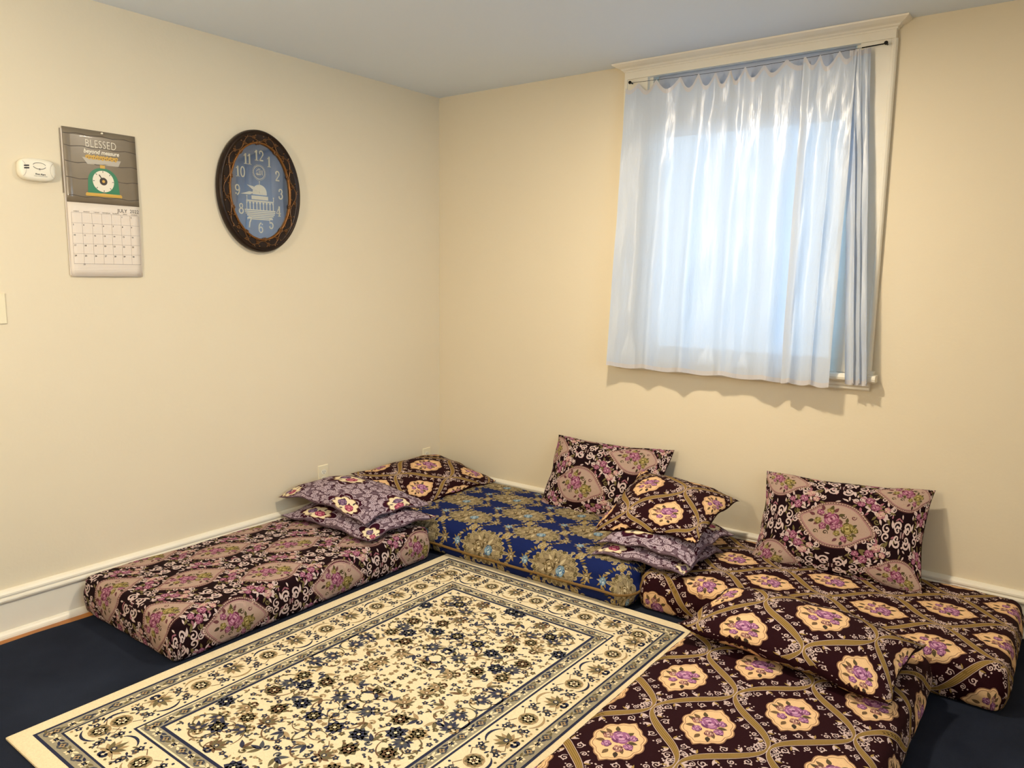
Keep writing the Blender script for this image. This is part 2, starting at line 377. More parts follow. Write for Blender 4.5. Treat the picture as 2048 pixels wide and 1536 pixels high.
def pattern_paisley():     # lilac grey scrollwork with dark wine clouds and ivory rose medallions
    P = Paint(); pu, pv = .30, .36
    dk, lil, lt, ivo, gold = lin(54, 12, 32), lin(112, 92, 104), lin(182, 164, 176), lin(236, 220, 186), lin(150, 122, 88)
    rose = (lin(128, 40, 66), lin(168, 74, 104), lin(212, 140, 150)); vio = (lin(76, 56, 84), lin(112, 86, 122), lin(160, 132, 158)); lf = (lin(70, 60, 66), lin(98, 82, 84))
    cs = [np.array((0., 0.)), np.array((pu/2, pv/2))]
    for c in cs:
        P.poly(scallop(.096, .082, 6, .34, 48)+c, lt, 1.5, 3); P.poly(scallop(.091, .077, 6, .34, 48)+c, dk, 2, 3)
        P.poly(scallop(.068, .050, 9, .18, 54)+c, gold, 3, 3); P.poly(scallop(.064, .046, 9, .18, 54)+c, ivo, 3.6, 3)
        P.rose(c+np.array((.020, -.006)), .024, rose, 5); P.rose(c+np.array((-.022, .004)), .023, vio, 5)
        for k in range(8): P.leaf(c+np.array((-.036+.010*k, (.020, -.024)[k % 2])), k*1.3, .020, .009, lf[k % 2], 4.5)
    rs = np.random.default_rng(11); pts = []
    for k in range(1500):
        p = rs.uniform((0, 0), (pu, pv))
        if any((((p[0]-c[0]+pu/2) % pu-pu/2)/.088)**2+(((p[1]-c[1]+pv/2) % pv-pv/2)/.075)**2 < 1 for c in cs): continue
        if any(((p[0]-q[0]+pu/2) % pu-pu/2)**2+((p[1]-q[1]+pv/2) % pv-pv/2)**2 < .027**2 for q in pts): continue
        pts.append(p)
    for k, p in enumerate(pts):
        a = rs.uniform(0, 6.28); h = 1 if k % 2 else -1; d = np.array((math.cos(a), math.sin(a))); n_ = np.array((-d[1], d[0]))*h
        P.dot(p, .0165, dk, .5, 12); P.dot(p, .0145, lil, .8, 12)
        P.curl(p-n_*.0150, a, .030, .0048, lt, 1.4, h, 1.6, 20); P.curl(p-n_*.0112, a, .0224, .0034, dk, 1.2, h, 1.5, 18)
        for q in range(3): P.leaf(p+.016*np.array((math.cos(a+2*q), math.sin(a+2*q))), a+2*q+.6, .020, .0075, (dk, lt, lt)[q], 1.1)
        if k % 3 == 0: P.daisy(p+d*.022, .0085, lt, dk, 1.6, 5, a)
    P.V = [v*1.28 for v in P.V]
    return P, pu*1.28, pv*1.28, lil

def pattern_blue():        # royal blue ground, beige lace medallions, gilt scrolls
    P = Paint(); pu, pv = .42, .37
    bg_, gold, tp, olive = lin(170, 154, 116), lin(142, 118, 66), lin(122, 108, 82), lin(84, 74, 48)
    rose = (lin(84, 70, 48), lin(136, 118, 86), lin(196, 180, 144)); bl = (lin(70, 100, 130), lin(112, 142, 164), lin(186, 200, 200))
    for c in ((0, 0), (pu/2, pv/2)):
        c = np.array(c, float)
        q = scallop(.090, .132, 24, .15, 96, tip=.026)[:, ::-1]
        P.poly(q+c, bg_, 1, 4); P.poly(q*.93+c, tp, 2, 4); r = q*.84; P.strip(np.vstack([r, r[:1]])+c, .0035, bg_, 3)
        P.poly(q*.70+c, lin(150, 134, 104), 3, 3)
        for k in range(18):
            a = k*2*PI/18; P.curl(c+np.array((.100*math.cos(a), .066*math.sin(a))), a+.8, .024, .0042, (olive, bg_)[k % 2], 4, 1 if k % 2 else -1, 1.2)
        for k in range(14):
            a = k*2*PI/14+.3; P.leaf(c+np.array((.034*math.cos(a), .022*math.sin(a))), a+.2, .042, .013, (olive, rose[2], tp)[k % 3], 4)
        P.rose(c+np.array((-.030, 0)), .034, rose, 5); P.rose(c+np.array((.034, -.008)), .026, bl, 5); P.rose(c+np.array((.004, .028)), .020, rose, 5); P.rose(c+np.array((.062, .014)), .015, rose, 5)
        for sx in (1, -1):
            for sy in (1, -1):
                p = c+np.array((sx*.104, sy*.060))
                P.curl(p, math.atan2(sy*.4, sx), .048, .0080, bg_, 1.4, sx*sy, 1.3, 18); P.curl(p+np.array((-sx*.028, sy*.014)), math.atan2(sy, sx*.3), .036, .0065, gold, 1.4, -sx*sy, 1.2)
                P.curl(p+np.array((-sx*.055, sy*.024)), math.atan2(sy, sx*.2), .028, .005, bg_, 1.4, -sx*sy, 1.2)
                for k in range(5): P.leaf(p+np.array((sx*(.004+.010*k), sy*(.004-.008*k))), math.atan2(sy*(1-.35*k), sx), .028, .010, (bg_, gold, olive, bg_, gold)[k], 1.2)
        for sx in (1, -1):
            P.rose(c+np.array((sx*.168, 0)), .020, rose if sx > 0 else bl, 2)
            for k in range(8): P.leaf(c+np.array((sx*.168, 0)), k*PI/4, .034, .010, (bg_, gold)[k % 2], 1.5)
    return P, pu, pv, lin(20, 34, 88)

PAT = {'scroll': pattern_scroll(), 'ogee': pattern_ogee(), 'paisley': pattern_paisley(), 'blue': pattern_blue()}

def wob(x, y, k):          # soft unevenness of stuffed cloth
    return (np.sin(x*17+k)*np.sin(y*13+2.1*k)+.6*np.sin(x*31+y*9+3*k)+.5*np.sin(y*37-x*12+k*1.7))/2.1

# ------------------------------------------------------------------ room shell
X1, Y1 = 4.7, -5.6
WX0, WX1, WZ0, WZ1 = 1.43, 2.43, 1.0, 2.470       # window opening
tag(MB().box(-.12, X1+.12, Y1-.12, .18, -.10, -.008).out('floor', M['wood']), 'amber wooden floor showing along the baseboard', 'floor', kind='structure')
tag(MB().box(-.12, X1+.12, Y1-.12, .18, H, H+.1).out('ceiling', M['ceil']), 'plain white painted ceiling', 'ceiling', kind='structure')
tag(MB().box(-.12, 0, Y1-.12, .18, -.008, H).out('wall_left', M['wall']), 'cream wall holding the clock and calendar', 'wall', kind='structure')
tag(MB().box(0, WX0, 0, .18, -.008, H).box(WX1, X1, 0, .18, -.008, H).box(WX0, WX1, 0, .18, -.008, WZ0).box(WX0, WX1, 0, .18, WZ1, H).out('wall_back', M['wall']), 'cream wall with the curtained window', 'wall', kind='structure')
tag(MB().box(X1, X1+.12, Y1-.12, -3.6, -.008, H).box(X1, X1+.12, -1.6, .18, -.008, H).box(X1, X1+.12, -3.6, -1.6, -.008, .95).box(X1, X1+.12, -3.6, -1.6, 2.35, H).out('wall_right', M['wall']), 'cream wall on the far side of the room', 'wall', kind='structure')
tag(MB().box(0, X1, Y1-.12, Y1, -.008, H).out('wall_front', M['wall']), 'cream wall opposite the window', 'wall', kind='structure')

def base_profile():
    p = [(0, -.008), (.018, -.008), (.018, .128), (.021, .134), (.027, .137), (.029, .144), (.027, .150), (.022, .153), (.022, .157), (.025, .161), (.024, .168), (.017, .176), (.008, .180), (0, .181)]
    return p
def shoe_profile():
    return [(.018, -.008)]+[(.018+.020*math.cos(a), -.008+.026*math.sin(a)) for a in np.linspace(0, PI/2, 6)]
bl = tag(MB().prism(base_profile(), (0, -.001, 0), (0, Y1, 0), (1, 0, 0), (0, 0, 1)).out('baseboard_left', M['trim']), 'white baseboard under the wall clock', 'baseboard', kind='structure')
MB().prism(shoe_profile(), (0, -.03, 0), (0, Y1, 0), (1, 0, 0), (0, 0, 1)).out('shoe_molding', M['trim'], bl)
bb = tag(MB().prism(base_profile(), (X1, 0, 0), (.0, 0, 0), (0, -1, 0), (0, 0, 1)).out('baseboard_back', M['trim']), 'white baseboard under the window', 'baseboard', kind='structure')
MB().prism(shoe_profile(), (X1, 0, 0), (.03, 0, 0), (0, -1, 0), (0, 0, 1)).out('shoe_molding', M['trim'], bb)

# wall to wall carpet with an uneven cut edge that leaves a strip of wood bare
rs = np.random.default_rng(2)
ys = np.linspace(Y1+.03, -.05, 90); ex = .088+.007*np.sin(ys*5)+.004*np.sin(ys*19+1)
V = [(x, y, 0.0) for x, y in zip(ex, ys)]+[(X1-.05, -.05, 0), (X1-.05, Y1+.03, 0)]
n = len(V); V += [(x, y, -.008) for x, y, _ in V]
F = [tuple(range(n-1, -1, -1)), tuple(range(n, 2*n))]+[(k, (k+1) % n, n+(k+1) % n, n+k) for k in range(n)]
tag(mesh('carpet', V, F, M['carpet']), 'dark navy carpet covering the floor', 'carpet')

# ------------------------------------------------------------------ window
win = empty('window_1', Matrix.Translation((1.93, 0, .95))); tag(win, 'white framed window behind the sheer curtains', 'window', kind='structure')
def wpart(mb, name, m=None):
    o = mb.out(name, m or M['trim'], win); o.matrix_parent_inverse = win.matrix_world.inverted(); return o
wpart(MB().box(1.308, WX0, -.022, 0, 1.02, 2.425).box(1.302, 1.318, -.030, 0, 1.02, 2.425), 'casing')
wpart(MB().box(WX1, 2.560, -.022, 0, 1.02, 2.425).tube([(2.560, -.014, 1.03), (2.560, -.014, 2.425)], .014, 10).box(2.535, 2.585, -.034, 0, 1.018, 1.034), 'casing')
wpart(MB().box(1.303, 2.567, -.030, 0, 2.425, 2.460), 'head_casing')
pr = [(0, 0), (.034, 0), (.036, .006), (.044, .010), (.048, .016), (.064, .022), (.074, .028), (.080, .032), (.082, .039), (0, .039)]
def crown():
    x0, x1 = 1.303, 2.567; V = []; F = []
    for d, z in pr:
        e = max(d-.030, 0); V += [(x0-e, 0, 2.46+z), (x0-e, -d, 2.46+z), (x1+e, -d, 2.46+z), (x1+e, 0, 2.46+z)]
    n = len(pr)
    for k in range(n-1):
        for j in range(3): F.append((4*k+j, 4*k+j+1, 4*k+5+j, 4*k+4+j))
    F += [(3, 2, 1, 0), tuple(4*(n-1)+j for j in range(4))]
    mb = MB(); mb.add(V, F); return mb
wpart(crown(), 'crown_molding')
wpart(MB().prism([(0, .985), (.052, .985), (.060, .992), (.062, 1.002), (.058, 1.014), (.050, 1.018), (0, 1.018)], (1.285, 0, 0), (2.598, 0, 0), (0, -1, 0), (0, 0, 1)), 'stool')
wpart(MB().prism([(0, .944), (.020, .944), (.026, .950), (.024, .958), (.034, .964), (.036, .974), (.030, .985), (0, .985)], (1.300, 0, 0), (2.570, 0, 0), (0, -1, 0), (0, 0, 1)), 'apron')
wpart(MB().box(WX0, WX0+.02, .001, .16, WZ0+.02, WZ1-.008).box(WX1-.02, WX1, .001, .16, WZ0+.02, WZ1-.008).box(WX0, WX1, .001, .16, WZ1-.008, WZ1).box(WX0, WX1, .001, .17, WZ0, WZ0+.02), 'jamb')
wpart(MB().box(WX0+.02, WX0+.06, .06, .10, WZ0+.02, WZ1-.008).box(WX1-.06, WX1-.02, .06, .10, WZ0+.02, WZ1-.008).box(WX0+.06, WX1-.06, .06, .10, WZ0+.02, WZ0+.07).box(WX0+.06, WX1-.06, .06, .10, WZ1-.020, WZ1-.008), 'sash')
wpart(MB().box(WX0+.06, WX1-.06, .078, .082, WZ0+.07, WZ1-.020), 'pane', M['glass'])
rb = empty('roller_blind', Matrix.Translation((1.93, .04, 2.13))); tag(rb, 'pale roller blind pulled down a little at the window head', 'blind')
MB().box(-.465, .465, -.001, .001, .012, .316).out('blind_cloth', M['blind'], rb)
MB().tube([(-.468, 0, .322), (.468, 0, .322)], .006, 10).out('roller_tube', M['trim'], rb)
MB().box(-.466, .466, -.005, .005, 0, .014).out('bottom_bar', M['trim'], rb)

w2 = empty('added_fill_window', Matrix.Translation((X1, -2.6, .95))); tag(w2, 'added unseen window in the far side wall for fill daylight', 'window', kind='structure')  # unseen window added to bring cool daylight onto the left wall
for nm, mb, mm in (('casing', MB().box(-.022, 0, -1.12, -1.0, 0, 1.40).box(-.022, 0, 1.0, 1.12, 0, 1.40).box(-.03, 0, -1.12, 1.12, 1.40, 1.50), M['trim']), ('stool', MB().box(-.06, 0, -1.14, 1.14, -.03, 0), M['trim']),
                   ('sash', MB().box(.05, .09, -1.0, -.95, 0, 1.40).box(.05, .09, .95, 1.0, 0, 1.40).box(.05, .09, -.03, .03, 0, 1.40).box(.05, .09, -1.0, 1.0, 0, .05).box(.05, .09, -1.0, 1.0, 1.35, 1.40), M['trim']),
                   ('pane', MB().box(.068, .072, -.95, -.03, .05, 1.35), M['glass']), ('pane', MB().box(.068, .072, .03, .95, .05, 1.35), M['glass'])):
    mb.out(nm, mm, w2)

# curtain wire on two screws
cw = empty('curtain_wire', Matrix.Translation((1.93, 0, 2.40))); tag(cw, 'thin black wire stretched between two screws carrying the curtains', 'curtain wire')
def wire_pt(x): return (x-1.93, -.042, .004-.012*math.sin(PI*(x-1.345)/(2.535-1.345)))
MB().tube([wire_pt(x) for x in np.linspace(1.345, 2.535, 30)], .0010, 6).out('wire', M['iron'], cw)
MB().tube([wire_pt(x) for x in np.linspace(2.44, 2.525, 6)], .0026, 6).out('spring_end', M['iron'], cw)
for x in (1.345, 2.535):
    MB().tube([(x-1.93, -.020, .004), (x-1.93, -.048, .004)], .0035, 8).tube([(x-1.93, -.048, .004), (x-1.93, -.053, .004)], .008, 10).out('screw', M['iron'], cw)

# sheer curtain panels
def curtain(name, label, xt, xb, zb, yt, yb, folds, amp, peaks, dip, seed, nu=150, nv=70, bunch=0.0):
    def f(s, t):       # s 0..1 across, t 0..1 down
        s = np.asarray(s, float); t = np.asarray(t, float)
        ph = seed*1.3; g = np.sin(2*PI*folds*s+ph)+.25*np.sin(2*PI*folds*2.3*s+ph*2+t*.8)+.55*np.sin(2*PI*folds*.43*s+ph*3-t)
        x0 = xt[0]+(xb[0]-xt[0])*t; x1 = xt[1]+(xb[1]-xt[1])*t
        x = x0+(x1-x0)*s+.010*np.sin(2*PI*folds*s+1.3+ph)*np.minimum(t*3, 1)
        sc = np.abs(np.sin(PI*peaks*(s+.03*np.sin(9*s+seed))))
        z = 2.398-dip*sc**1.1*(.6+.7*np.sin(PI*np.clip(s, 0, 1)))*(1-np.minimum(t*1.2, 1))**2
        z = z+(zb+.006*np.sin(2*PI*folds*s+ph)-2.398)*t
        a = amp*(.35+.65*np.minimum(t*1.6, 1))
        crumple = .004*np.sin(13*t+11*s*folds/3+seed)*np.sin(3*PI*s+5*t)+.0022*np.sin(41*t+17*s+seed)*np.exp(-3*t)
        y = -(yt+(yb-yt)*np.minimum(t*1.25, 1)**.8)-a*g*.5+crumple-.010*sc*(1-np.minimum(t*3, 1))
        return np.stack([x, np.minimum(y, -.037-.034*np.clip((t-.80)/.15, 0, 1)), z], -1)
    def grid(t0, t1, nv, m, nm, parent, push):
        s, t = np.meshgrid(np.linspace(0, 1, nu), np.linspace(t0, t1, nv)); P = f(s, t).reshape(-1, 3)
        P[:, 1] -= push; k = np.arange(nu-1)
        q = np.concatenate([np.c_[r*nu+k, (r+1)*nu+k, (r+1)*nu+k+1, r*nu+k+1] for r in range(nv-1)])
        P[:, 0] -= o0[0]; P[:, 1] -= o0[1]; P[:, 2] -= o0[2]
        return mesh(nm, P, q, m, parent, True)
    o0 = ((xb[0]+xb[1])/2, -yb, zb)
    root = empty(name, Matrix.Translation(o0)); tag(root, label, 'curtain', 'sheer curtains on the wire')
    grid(0, 1, nv, M['sheer'], 'cloth', root, 0)
    grid(.0, .016, 3, M['hem'], 'heading_band', root, .0012)
    grid(.985, 1.0, 3, M['hem'], 'hem', root, .0012)
    return root
curtain('sheer_curtain', 'wide sheer white satin curtain scalloped along the wire', (1.325, 2.235), (1.285, 2.235), .958, .046, .085, 4.6, .036, 10, .050, 1)
curtain('sheer_curtain', 'narrower sheer curtain with straight inner edge overlapping the wide one', (2.205, 2.425), (2.205, 2.412), .957, .055, .105, 2.2, .020, 3, .045, 4, nu=60)
curtain('sheer_curtain', 'tightly gathered strip of sheer curtain beside the window casing', (2.395, 2.478), (2.492, 2.578), .978, .050, .080, 3.2, .016, 4, .010, 2.2, nu=80)

# ------------------------------------------------------------------ mattresses
def mattress_fn(w, l, h, r, crown, k, bulge=.010, rb=.028):
    a, b = w/2-r, l/2-r; t1 = PI/2*r; hs = h-r-rb; t2 = t1+hs; D = t2+PI/2*rb
    def f(u, v):
        u = np.asarray(u, float); v = np.asarray(v, float)
        cu = np.clip(u, -a, a); cv = np.clip(v, -b, b); du = u-cu; dv = v-cv; d = np.hypot(du, dv); dd = np.maximum(d, 1e-9)
        ph = np.clip((d-t2)/rb, 0, PI/2+.3); q = np.clip((d-t1)/hs, 0, 1)
        off = np.where(d < t1, r*np.sin(np.minimum(d, t1)/r), r+bulge*np.sin(PI*q)-rb*(1-np.cos(ph)))
        z = np.where(d < t1, h-r+r*np.cos(np.minimum(d, t1)/r), np.where(d < t2, h-r-(d-t1), rb-rb*np.sin(np.minimum(ph, PI/2))))
        fade = np.clip(z/h, 0, 1)**2
        z = z+fade*(crown*(1-(np.clip(u, -w/2, w/2)/(w/2))**2)*(1-(np.clip(v, -l/2, l/2)/(l/2))**2)+.0035*wob(u, v, k))
        off = off+.004*wob(u*1.3+5, v*1.1, k+2)*np.clip(d/t1, 0, 1)*np.clip((h*1.1-z)/h+.3, 0, 1)
        return np.stack([cu+du/dd*off, cv+dv/dd*off, z], -1)
    return f, a, b, D
def mattress(name, label, w, l, h, loc, rot, pat, off, swap=False, r=.045, crown=.012, k=1.0, **kw):
    f, a, b, D = mattress_fn(w, l, h, r, crown, k, **kw)
    nu, nv, nc = max(int(2*a/.014), 4), max(int(2*b/.014), 4), 8
    us, vs = np.linspace(-a, a, nu+1), np.linspace(-b, b, nv+1)
    g = [(u, v) for v in vs for u in us]; idx = lambda i, j: j*(nu+1)+i
    F = [(idx(i, j), idx(i+1, j), idx(i+1, j+1), idx(i, j+1)) for j in range(nv) for i in range(nu)]
    per = []                                   # (base index, direction)
    def side(ids, d): per.extend((q, d) for q in ids)
    def corner(q, a0):
        for t in np.linspace(0, PI/2, nc+1)[1:-1]: per.append((q, (math.cos(a0+t), math.sin(a0+t))))
    side([idx(i, 0) for i in range(nu+1)], (0, -1)); corner(idx(nu, 0), -PI/2)
    side([idx(nu, j) for j in range(nv+1)], (1, 0)); corner(idx(nu, nv), 0)
    side([idx(i, nv) for i in range(nu, -1, -1)], (0, 1)); corner(idx(0, nv), PI/2)
    side([idx(0, j) for j in range(nv, -1, -1)], (-1, 0)); corner(idx(0, 0), PI)
    uv = list(g); m = len(per); ring = [p for p, _ in per]
    ds = list(np.linspace(0, PI/2*r, 8)[1:])+list(np.linspace(PI/2*r, D, 14)[1:])
    for d in ds:
        s0 = len(uv); uv += [(g[p][0]+c[0]*d, g[p][1]+c[1]*d) for p, c in per]
        for t in range(m):
            t2_ = (t+1) % m
            if ring[t] == ring[t2_]: F.append((ring[t], s0+t, s0+t2_))
            else: F.append((ring[t], s0+t, s0+t2_, ring[t2_]))
        ring = [s0+t for t in range(m)]
    F.append(tuple(reversed(ring)))
    uv = np.array(uv); Vb = f(uv[:, 0], uv[:, 1])
    P, pu, pv, basec = PAT[pat]
    T = clip(tiles(P, pu, pv, off, a+D, b+D, swap), lambda q: np.hypot(q[:, 0]-np.clip(q[:, 0], -a, a), q[:, 1]-np.clip(q[:, 1], -b, b)) < D-.004)
    Vo, Co, To = lay(T, f)
    V = np.vstack([Vb, Vo]); C = np.vstack([np.tile(basec, (len(Vb), 1)), Co])
    faces = F+[tuple(x) for x in (To+len(Vb)).tolist()]
    o = mesh(name, V, faces, M['fabric'], None, True, C)
    o.location = loc; o.rotation_euler = (0, 0, rot); tag(o, label, 'mattress', 'floor mattresses along the walls')
    return o, f, (a, b, D)
# u along x, v along y in all four
mattress('floor_mattress', 'dark wine floor mattress with large pointed medallions against the clock wall', .71, 1.37, .165, (.402, -1.585, 0), 0, 'ogee', (.05, .08), r=.034, k=1.0)
bm, bf, (ba, bb_, bD) = mattress('floor_mattress', 'royal blue floor mattress with beige medallions and tan piping in the corner', 1.80, .80, .175, (.945, -.436, 0), 0, 'blue', (-.104, .118), r=.065, crown=.016, k=2.2, bulge=.016, rb=.04)
mattress('floor_mattress', 'maroon floor mattress with gold ribbons lying under the window wall', 1.36, .72, .165, (2.535, -.400, 0), 0, 'scroll', (2.353-2.535, -.543+.400), swap=True, r=.045, k=3.1)
mattress('floor_mattress', 'maroon floor mattress with gold ribbons lying alongside the cream rug', .75, 1.40, .165, (2.622, -1.485, 0), 0, 'scroll', (2.389-2.622, -1.481+1.485), r=.045, k=4.4)
d = PI/2*.065+.040; pp = []
for s_ in np.linspace(0, 1, 120): pp.append((-ba+2*ba*s_, -bb_-d))
for t in np.linspace(0, PI/2, 10)[1:]: pp.append((ba+d*math.sin(t), -bb_-d*math.cos(t)))
for s_ in np.linspace(0, 1, 60)[1:]: pp.append((ba+d, -bb_+2*bb_*s_))
for t in np.linspace(0, PI/2, 10)[1:]: pp.append((ba+d*math.cos(t), bb_+d*math.sin(t)))
for s_ in np.linspace(0, 1, 120)[1:]: pp.append((ba-2*ba*s_, bb_+d))
for t in np.linspace(0, PI/2, 10)[1:]: pp.append((-ba-d*math.sin(t), bb_+d*math.cos(t)))
for s_ in np.linspace(0, 1, 60)[1:]: pp.append((-ba-d, bb_-2*bb_*s_))
for t in np.linspace(0, PI/2, 10)[1:]: pp.append((-ba-d*math.cos(t), -bb_-d*math.sin(t)))
pp = np.array(pp); q3 = bf(pp[:, 0], pp[:, 1]); q3[:, 2] -= .022*np.sin(np.linspace(0, 1, len(q3))*PI*2*1.7)*.5
MB().tube(q3.tolist(), .0065, 8).out('piping', M['piping'], bm, True)

# ------------------------------------------------------------------ rug
def rug():
    w, l, th = 1.392, 2.02, .010; P = Paint()
    navy, gry, crm, tan, olv, brn, dgr = lin(46, 50, 74), lin(158, 150, 128), lin(236, 220, 184), lin(172, 148, 112), lin(112, 102, 76), lin(118, 92, 70), lin(82, 84, 90)
    def rect(d0, d1, col, layer):
        for sx in (1, -1): P.add([(sx*(w/2-d0), -l/2+d0), (sx*(w/2-d1), -l/2+d1), (sx*(w/2-d1), l/2-d1), (sx*(w/2-d0), l/2-d0)], [(0, 1, 2), (0, 2, 3)], col, layer)
        for sy in (1, -1): P.add([(-w/2+d0, sy*(l/2-d0)), (-w/2+d1, sy*(l/2-d1)), (w/2-d1, sy*(l/2-d1)), (w/2-d0, sy*(l/2-d0))], [(0, 1, 2), (0, 2, 3)], col, layer)
    def palm(c, a, s, c1, c2, c3):       # palmette
        c = np.asarray(c, float)
        for k in range(7):
            b = a+(k-3)*.42; P.leaf(c, b, s*(1-.08*abs(k-3)), s*.30, c1 if k % 2 else c2, 2+(k % 2)*.4)
        for k in (-1, 1): P.leaf(c, a+k*2.0, s*.62, s*.24, c2, 2); P.curl(c, a+k*2.4, s*.7, s*.10, c3, 2, k, .9, 9)
        P.dot(c+.22*s*np.array((math.cos(a), math.sin(a))), s*.17, c3, 3, 8); P.dot(c+.22*s*np.array((math.cos(a), math.sin(a))), s*.09, crm, 3.5, 6)
    rect(.054, .064, navy, 1); rect(.064, .112, gry, 1); rect(.112, .119, navy, 1); rect(.119, .125, crm, 1.2)
    rect(.262, .270, navy, 1); rect(.270, .276, crm, 1.2); rect(.276, .318, gry, 1); rect(.318, .329, navy, 1)
    def along(d, step):                  # points along a rectangle inset by d with the inward direction
        out = []
        for L_, fx in ((2*(w/2-d), 0), (2*(l/2-d), 1)):
            n = max(int(round(L_/step)), 1)
            for k in range(n+(fx == 0)):
                t = -L_/2+L_*(k/n) if fx == 0 else -L_/2+L_*((k+.5)/n)
                for s in (1, -1): out.append(((t, s*(l/2-d)), -s*PI/2, k) if fx == 0 else ((s*(w/2-d), t), PI if s > 0 else 0, k))
        return out
    for d in (.088, .297):
        for (c, a, k) in along(d, .046):
            if k % 2: P.daisy(c, .017, crm, navy, 2, 5, a)
            else: P.dot(c, .017, dgr, 2, 8); P.daisy(c, .012, tan, navy, 2.5, 4, a)
            t = np.array((math.cos(a+PI/2), math.sin(a+PI/2)))
            for s in (1, -1): P.leaf(np.array(c)+t*s*.009+.006*np.array((math.cos(a), math.sin(a)))*(1 if k % 2 else -1), a+s*1.2, .024, .009, (navy, olv, crm)[(k+s) % 3], 2.2); P.curl(np.array(c)+t*s*.014, a+PI+s*.9, .018, .003, dgr, 2, s, .9, 8)
    for (c, a, k) in along(.192, .132):
        c = np.array(c); t = np.array((math.cos(a+PI/2), math.sin(a+PI/2))); nn = np.array((math.cos(a), math.sin(a)))
        if k % 2:
            palm(c-nn*.028, a, .058, olv, tan, navy)
        else:
            P.dot(c, .034, tan, 1.6, 12); P.daisy(c, .031, olv, navy, 2.2, 8, a); P.daisy(c, .017, crm, brn, 3, 6, a)
        s = 1 if k % 2 else -1; th_ = np.linspace(-.9, .9, 9)
        arc = np.array([c+nn*.052*math.cos(x)*s+t*.052*math.sin(x) for x in th_]); P.strip(arc, .009*np.cos(th_*1.5).clip(.15), navy if k % 4 < 2 else tan, 2)
        for q in (1, -1):
            m_ = c+t*q*.066-nn*s*.020; P.daisy(m_, .015, dgr, tan, 2, 5, a+q); P.daisy(c+t*q*.060+nn*s*.036, .013, navy, crm, 2, 5, a)
            P.strip(np.array([c+t*q*.02-nn*s*.03, c+t*q*.045-nn*s*.045, m_]), .003, brn, 1.5)
            for z in range(4): P.leaf(c+t*q*(.035+.010*z)+nn*s*(.022-.022*z), a+q*(1+z), .020, .008, (olv, navy, brn, dgr)[z], 1.8)
            for z in range(3): P.dot(c+t*q*(.03+.016*z)+nn*.056*(1 if z % 2 else -1), .005, (olv, navy, tan)[z], 1.8)
    navy = lin(60, 62, 82)
    # field: a quarter of spiralling vines mirrored over both axes
    fw, fl = w/2-.335, l/2-.335; Q = Paint(); keep = P; P = Q; r2 = np.random.default_rng(5)
    for (cx, cy, a0, hd, sz) in ((.06, .10, .3, 1, .17), (.24, .26, 2.2, -1, .15), (.08, .40, .5, 1, .16), (.25, .55, 2.6, -1, .14), (.13, .62, 4.4, 1, .14), (.28, .06, 1.6, -1, .13), (.02, .27, 5.6, 1, .12)):
        P.curl((cx, cy), a0, sz, .0042, brn, 1, hd, .85, 26, False); P.curl((cx, cy), a0+PI, sz*.9, .0042, olv, 1, -hd, .8, 26, False); P.curl((cx, cy), a0+1.4, sz*.6, .0036, brn, 1, hd, .8, 20, False)
    pts = []
    for k in range(5000):
        p = r2.uniform((.004, .004), (fw-.012, fl-.012)); rr = .048 if len(pts) < 34 else .022
        if all((p[0]-q[0])**2+(p[1]-q[1])**2 > ((rr+q[2])*.56)**2 for q in pts): pts.append((p[0], p[1], rr))
        if len(pts) > 190: break
    for k, (x, y, rr) in enumerate(pts):
        a = r2.uniform(0, 6.28); c3 = [(navy, olv, tan), (olv, brn, navy), (dgr, navy, olv), (tan, olv, brn), (navy, dgr, tan)][k % 5]
        if rr > .03:
            if k % 3 == 0: palm((x, y), a, .050, c3[0], c3[1], c3[2])
            elif k % 3 == 1: P.daisy((x, y), .036, c3[0], crm, 2, 8, a); P.daisy((x, y), .021, c3[1], navy, 2.8, 6, a+.3); P.dot((x, y), .006, crm, 3.6)
            else:
                for q in range(3): P.leaf((x, y), a+(q-1)*.9, .044, .015, c3[q], 2)
                P.curl((x, y), a+PI, .03, .006, c3[0], 2, 1, .9, 9)
        else:
            if k % 3 == 0: P.daisy((x, y), .0125, c3[0], tan, 2, 5, a)
            elif k % 3 == 1: P.leaf((x, y), a, .021, .009, c3[0], 2); P.leaf((x, y), a+1.3, .016, .007, c3[1], 2); P.leaf((x, y), a-1.2, .015, .007, c3[2], 2)
            else: P.dot((x, y), .0062, c3[0], 2); P.dot((x+.011, y+.006), .0048, c3[1], 2); P.leaf((x, y), a, .016, .006, c3[1], 1.8)
    P = keep; v, lay_, c_, t_ = Q.arr()
    for sx in (1, -1):
        for sy in (1, -1):
            tt = t_ if sx*sy > 0 else t_[:, ::-1]
            P.V.append(v*np.array([sx, sy])); P.L.append(lay_); P.C.append(c_); P.T.append(tt+P.n); P.n += len(v)
    f = lambda u, v: np.stack([u, v, th+.0015*wob(u, v, 3.0)+0*u], -1)
    A = P.arr(); A = clip(A, lambda q: (np.abs(q[:, 0]) < w/2-.004) & (np.abs(q[:, 1]) < l/2-.004))
    f0 = lambda u, v: np.stack([u, v, th+0*u], -1)
    Vo, Co, To = lay(A, f0, .00022)
    Vb = np.array([(-w/2, -l/2, .001), (w/2, -l/2, .001), (w/2, l/2, .001), (-w/2, l/2, .001), (-w/2, -l/2, th-.003), (w/2, -l/2, th-.003), (w/2, l/2, th-.003), (-w/2, l/2, th-.003),
                   (-w/2+.004, -l/2+.004, th), (w/2-.004, -l/2+.004, th), (w/2-.004, l/2-.004, th), (-w/2+.004, l/2-.004, th)])
    F = [(3, 2, 1, 0), (8, 9, 10, 11)]
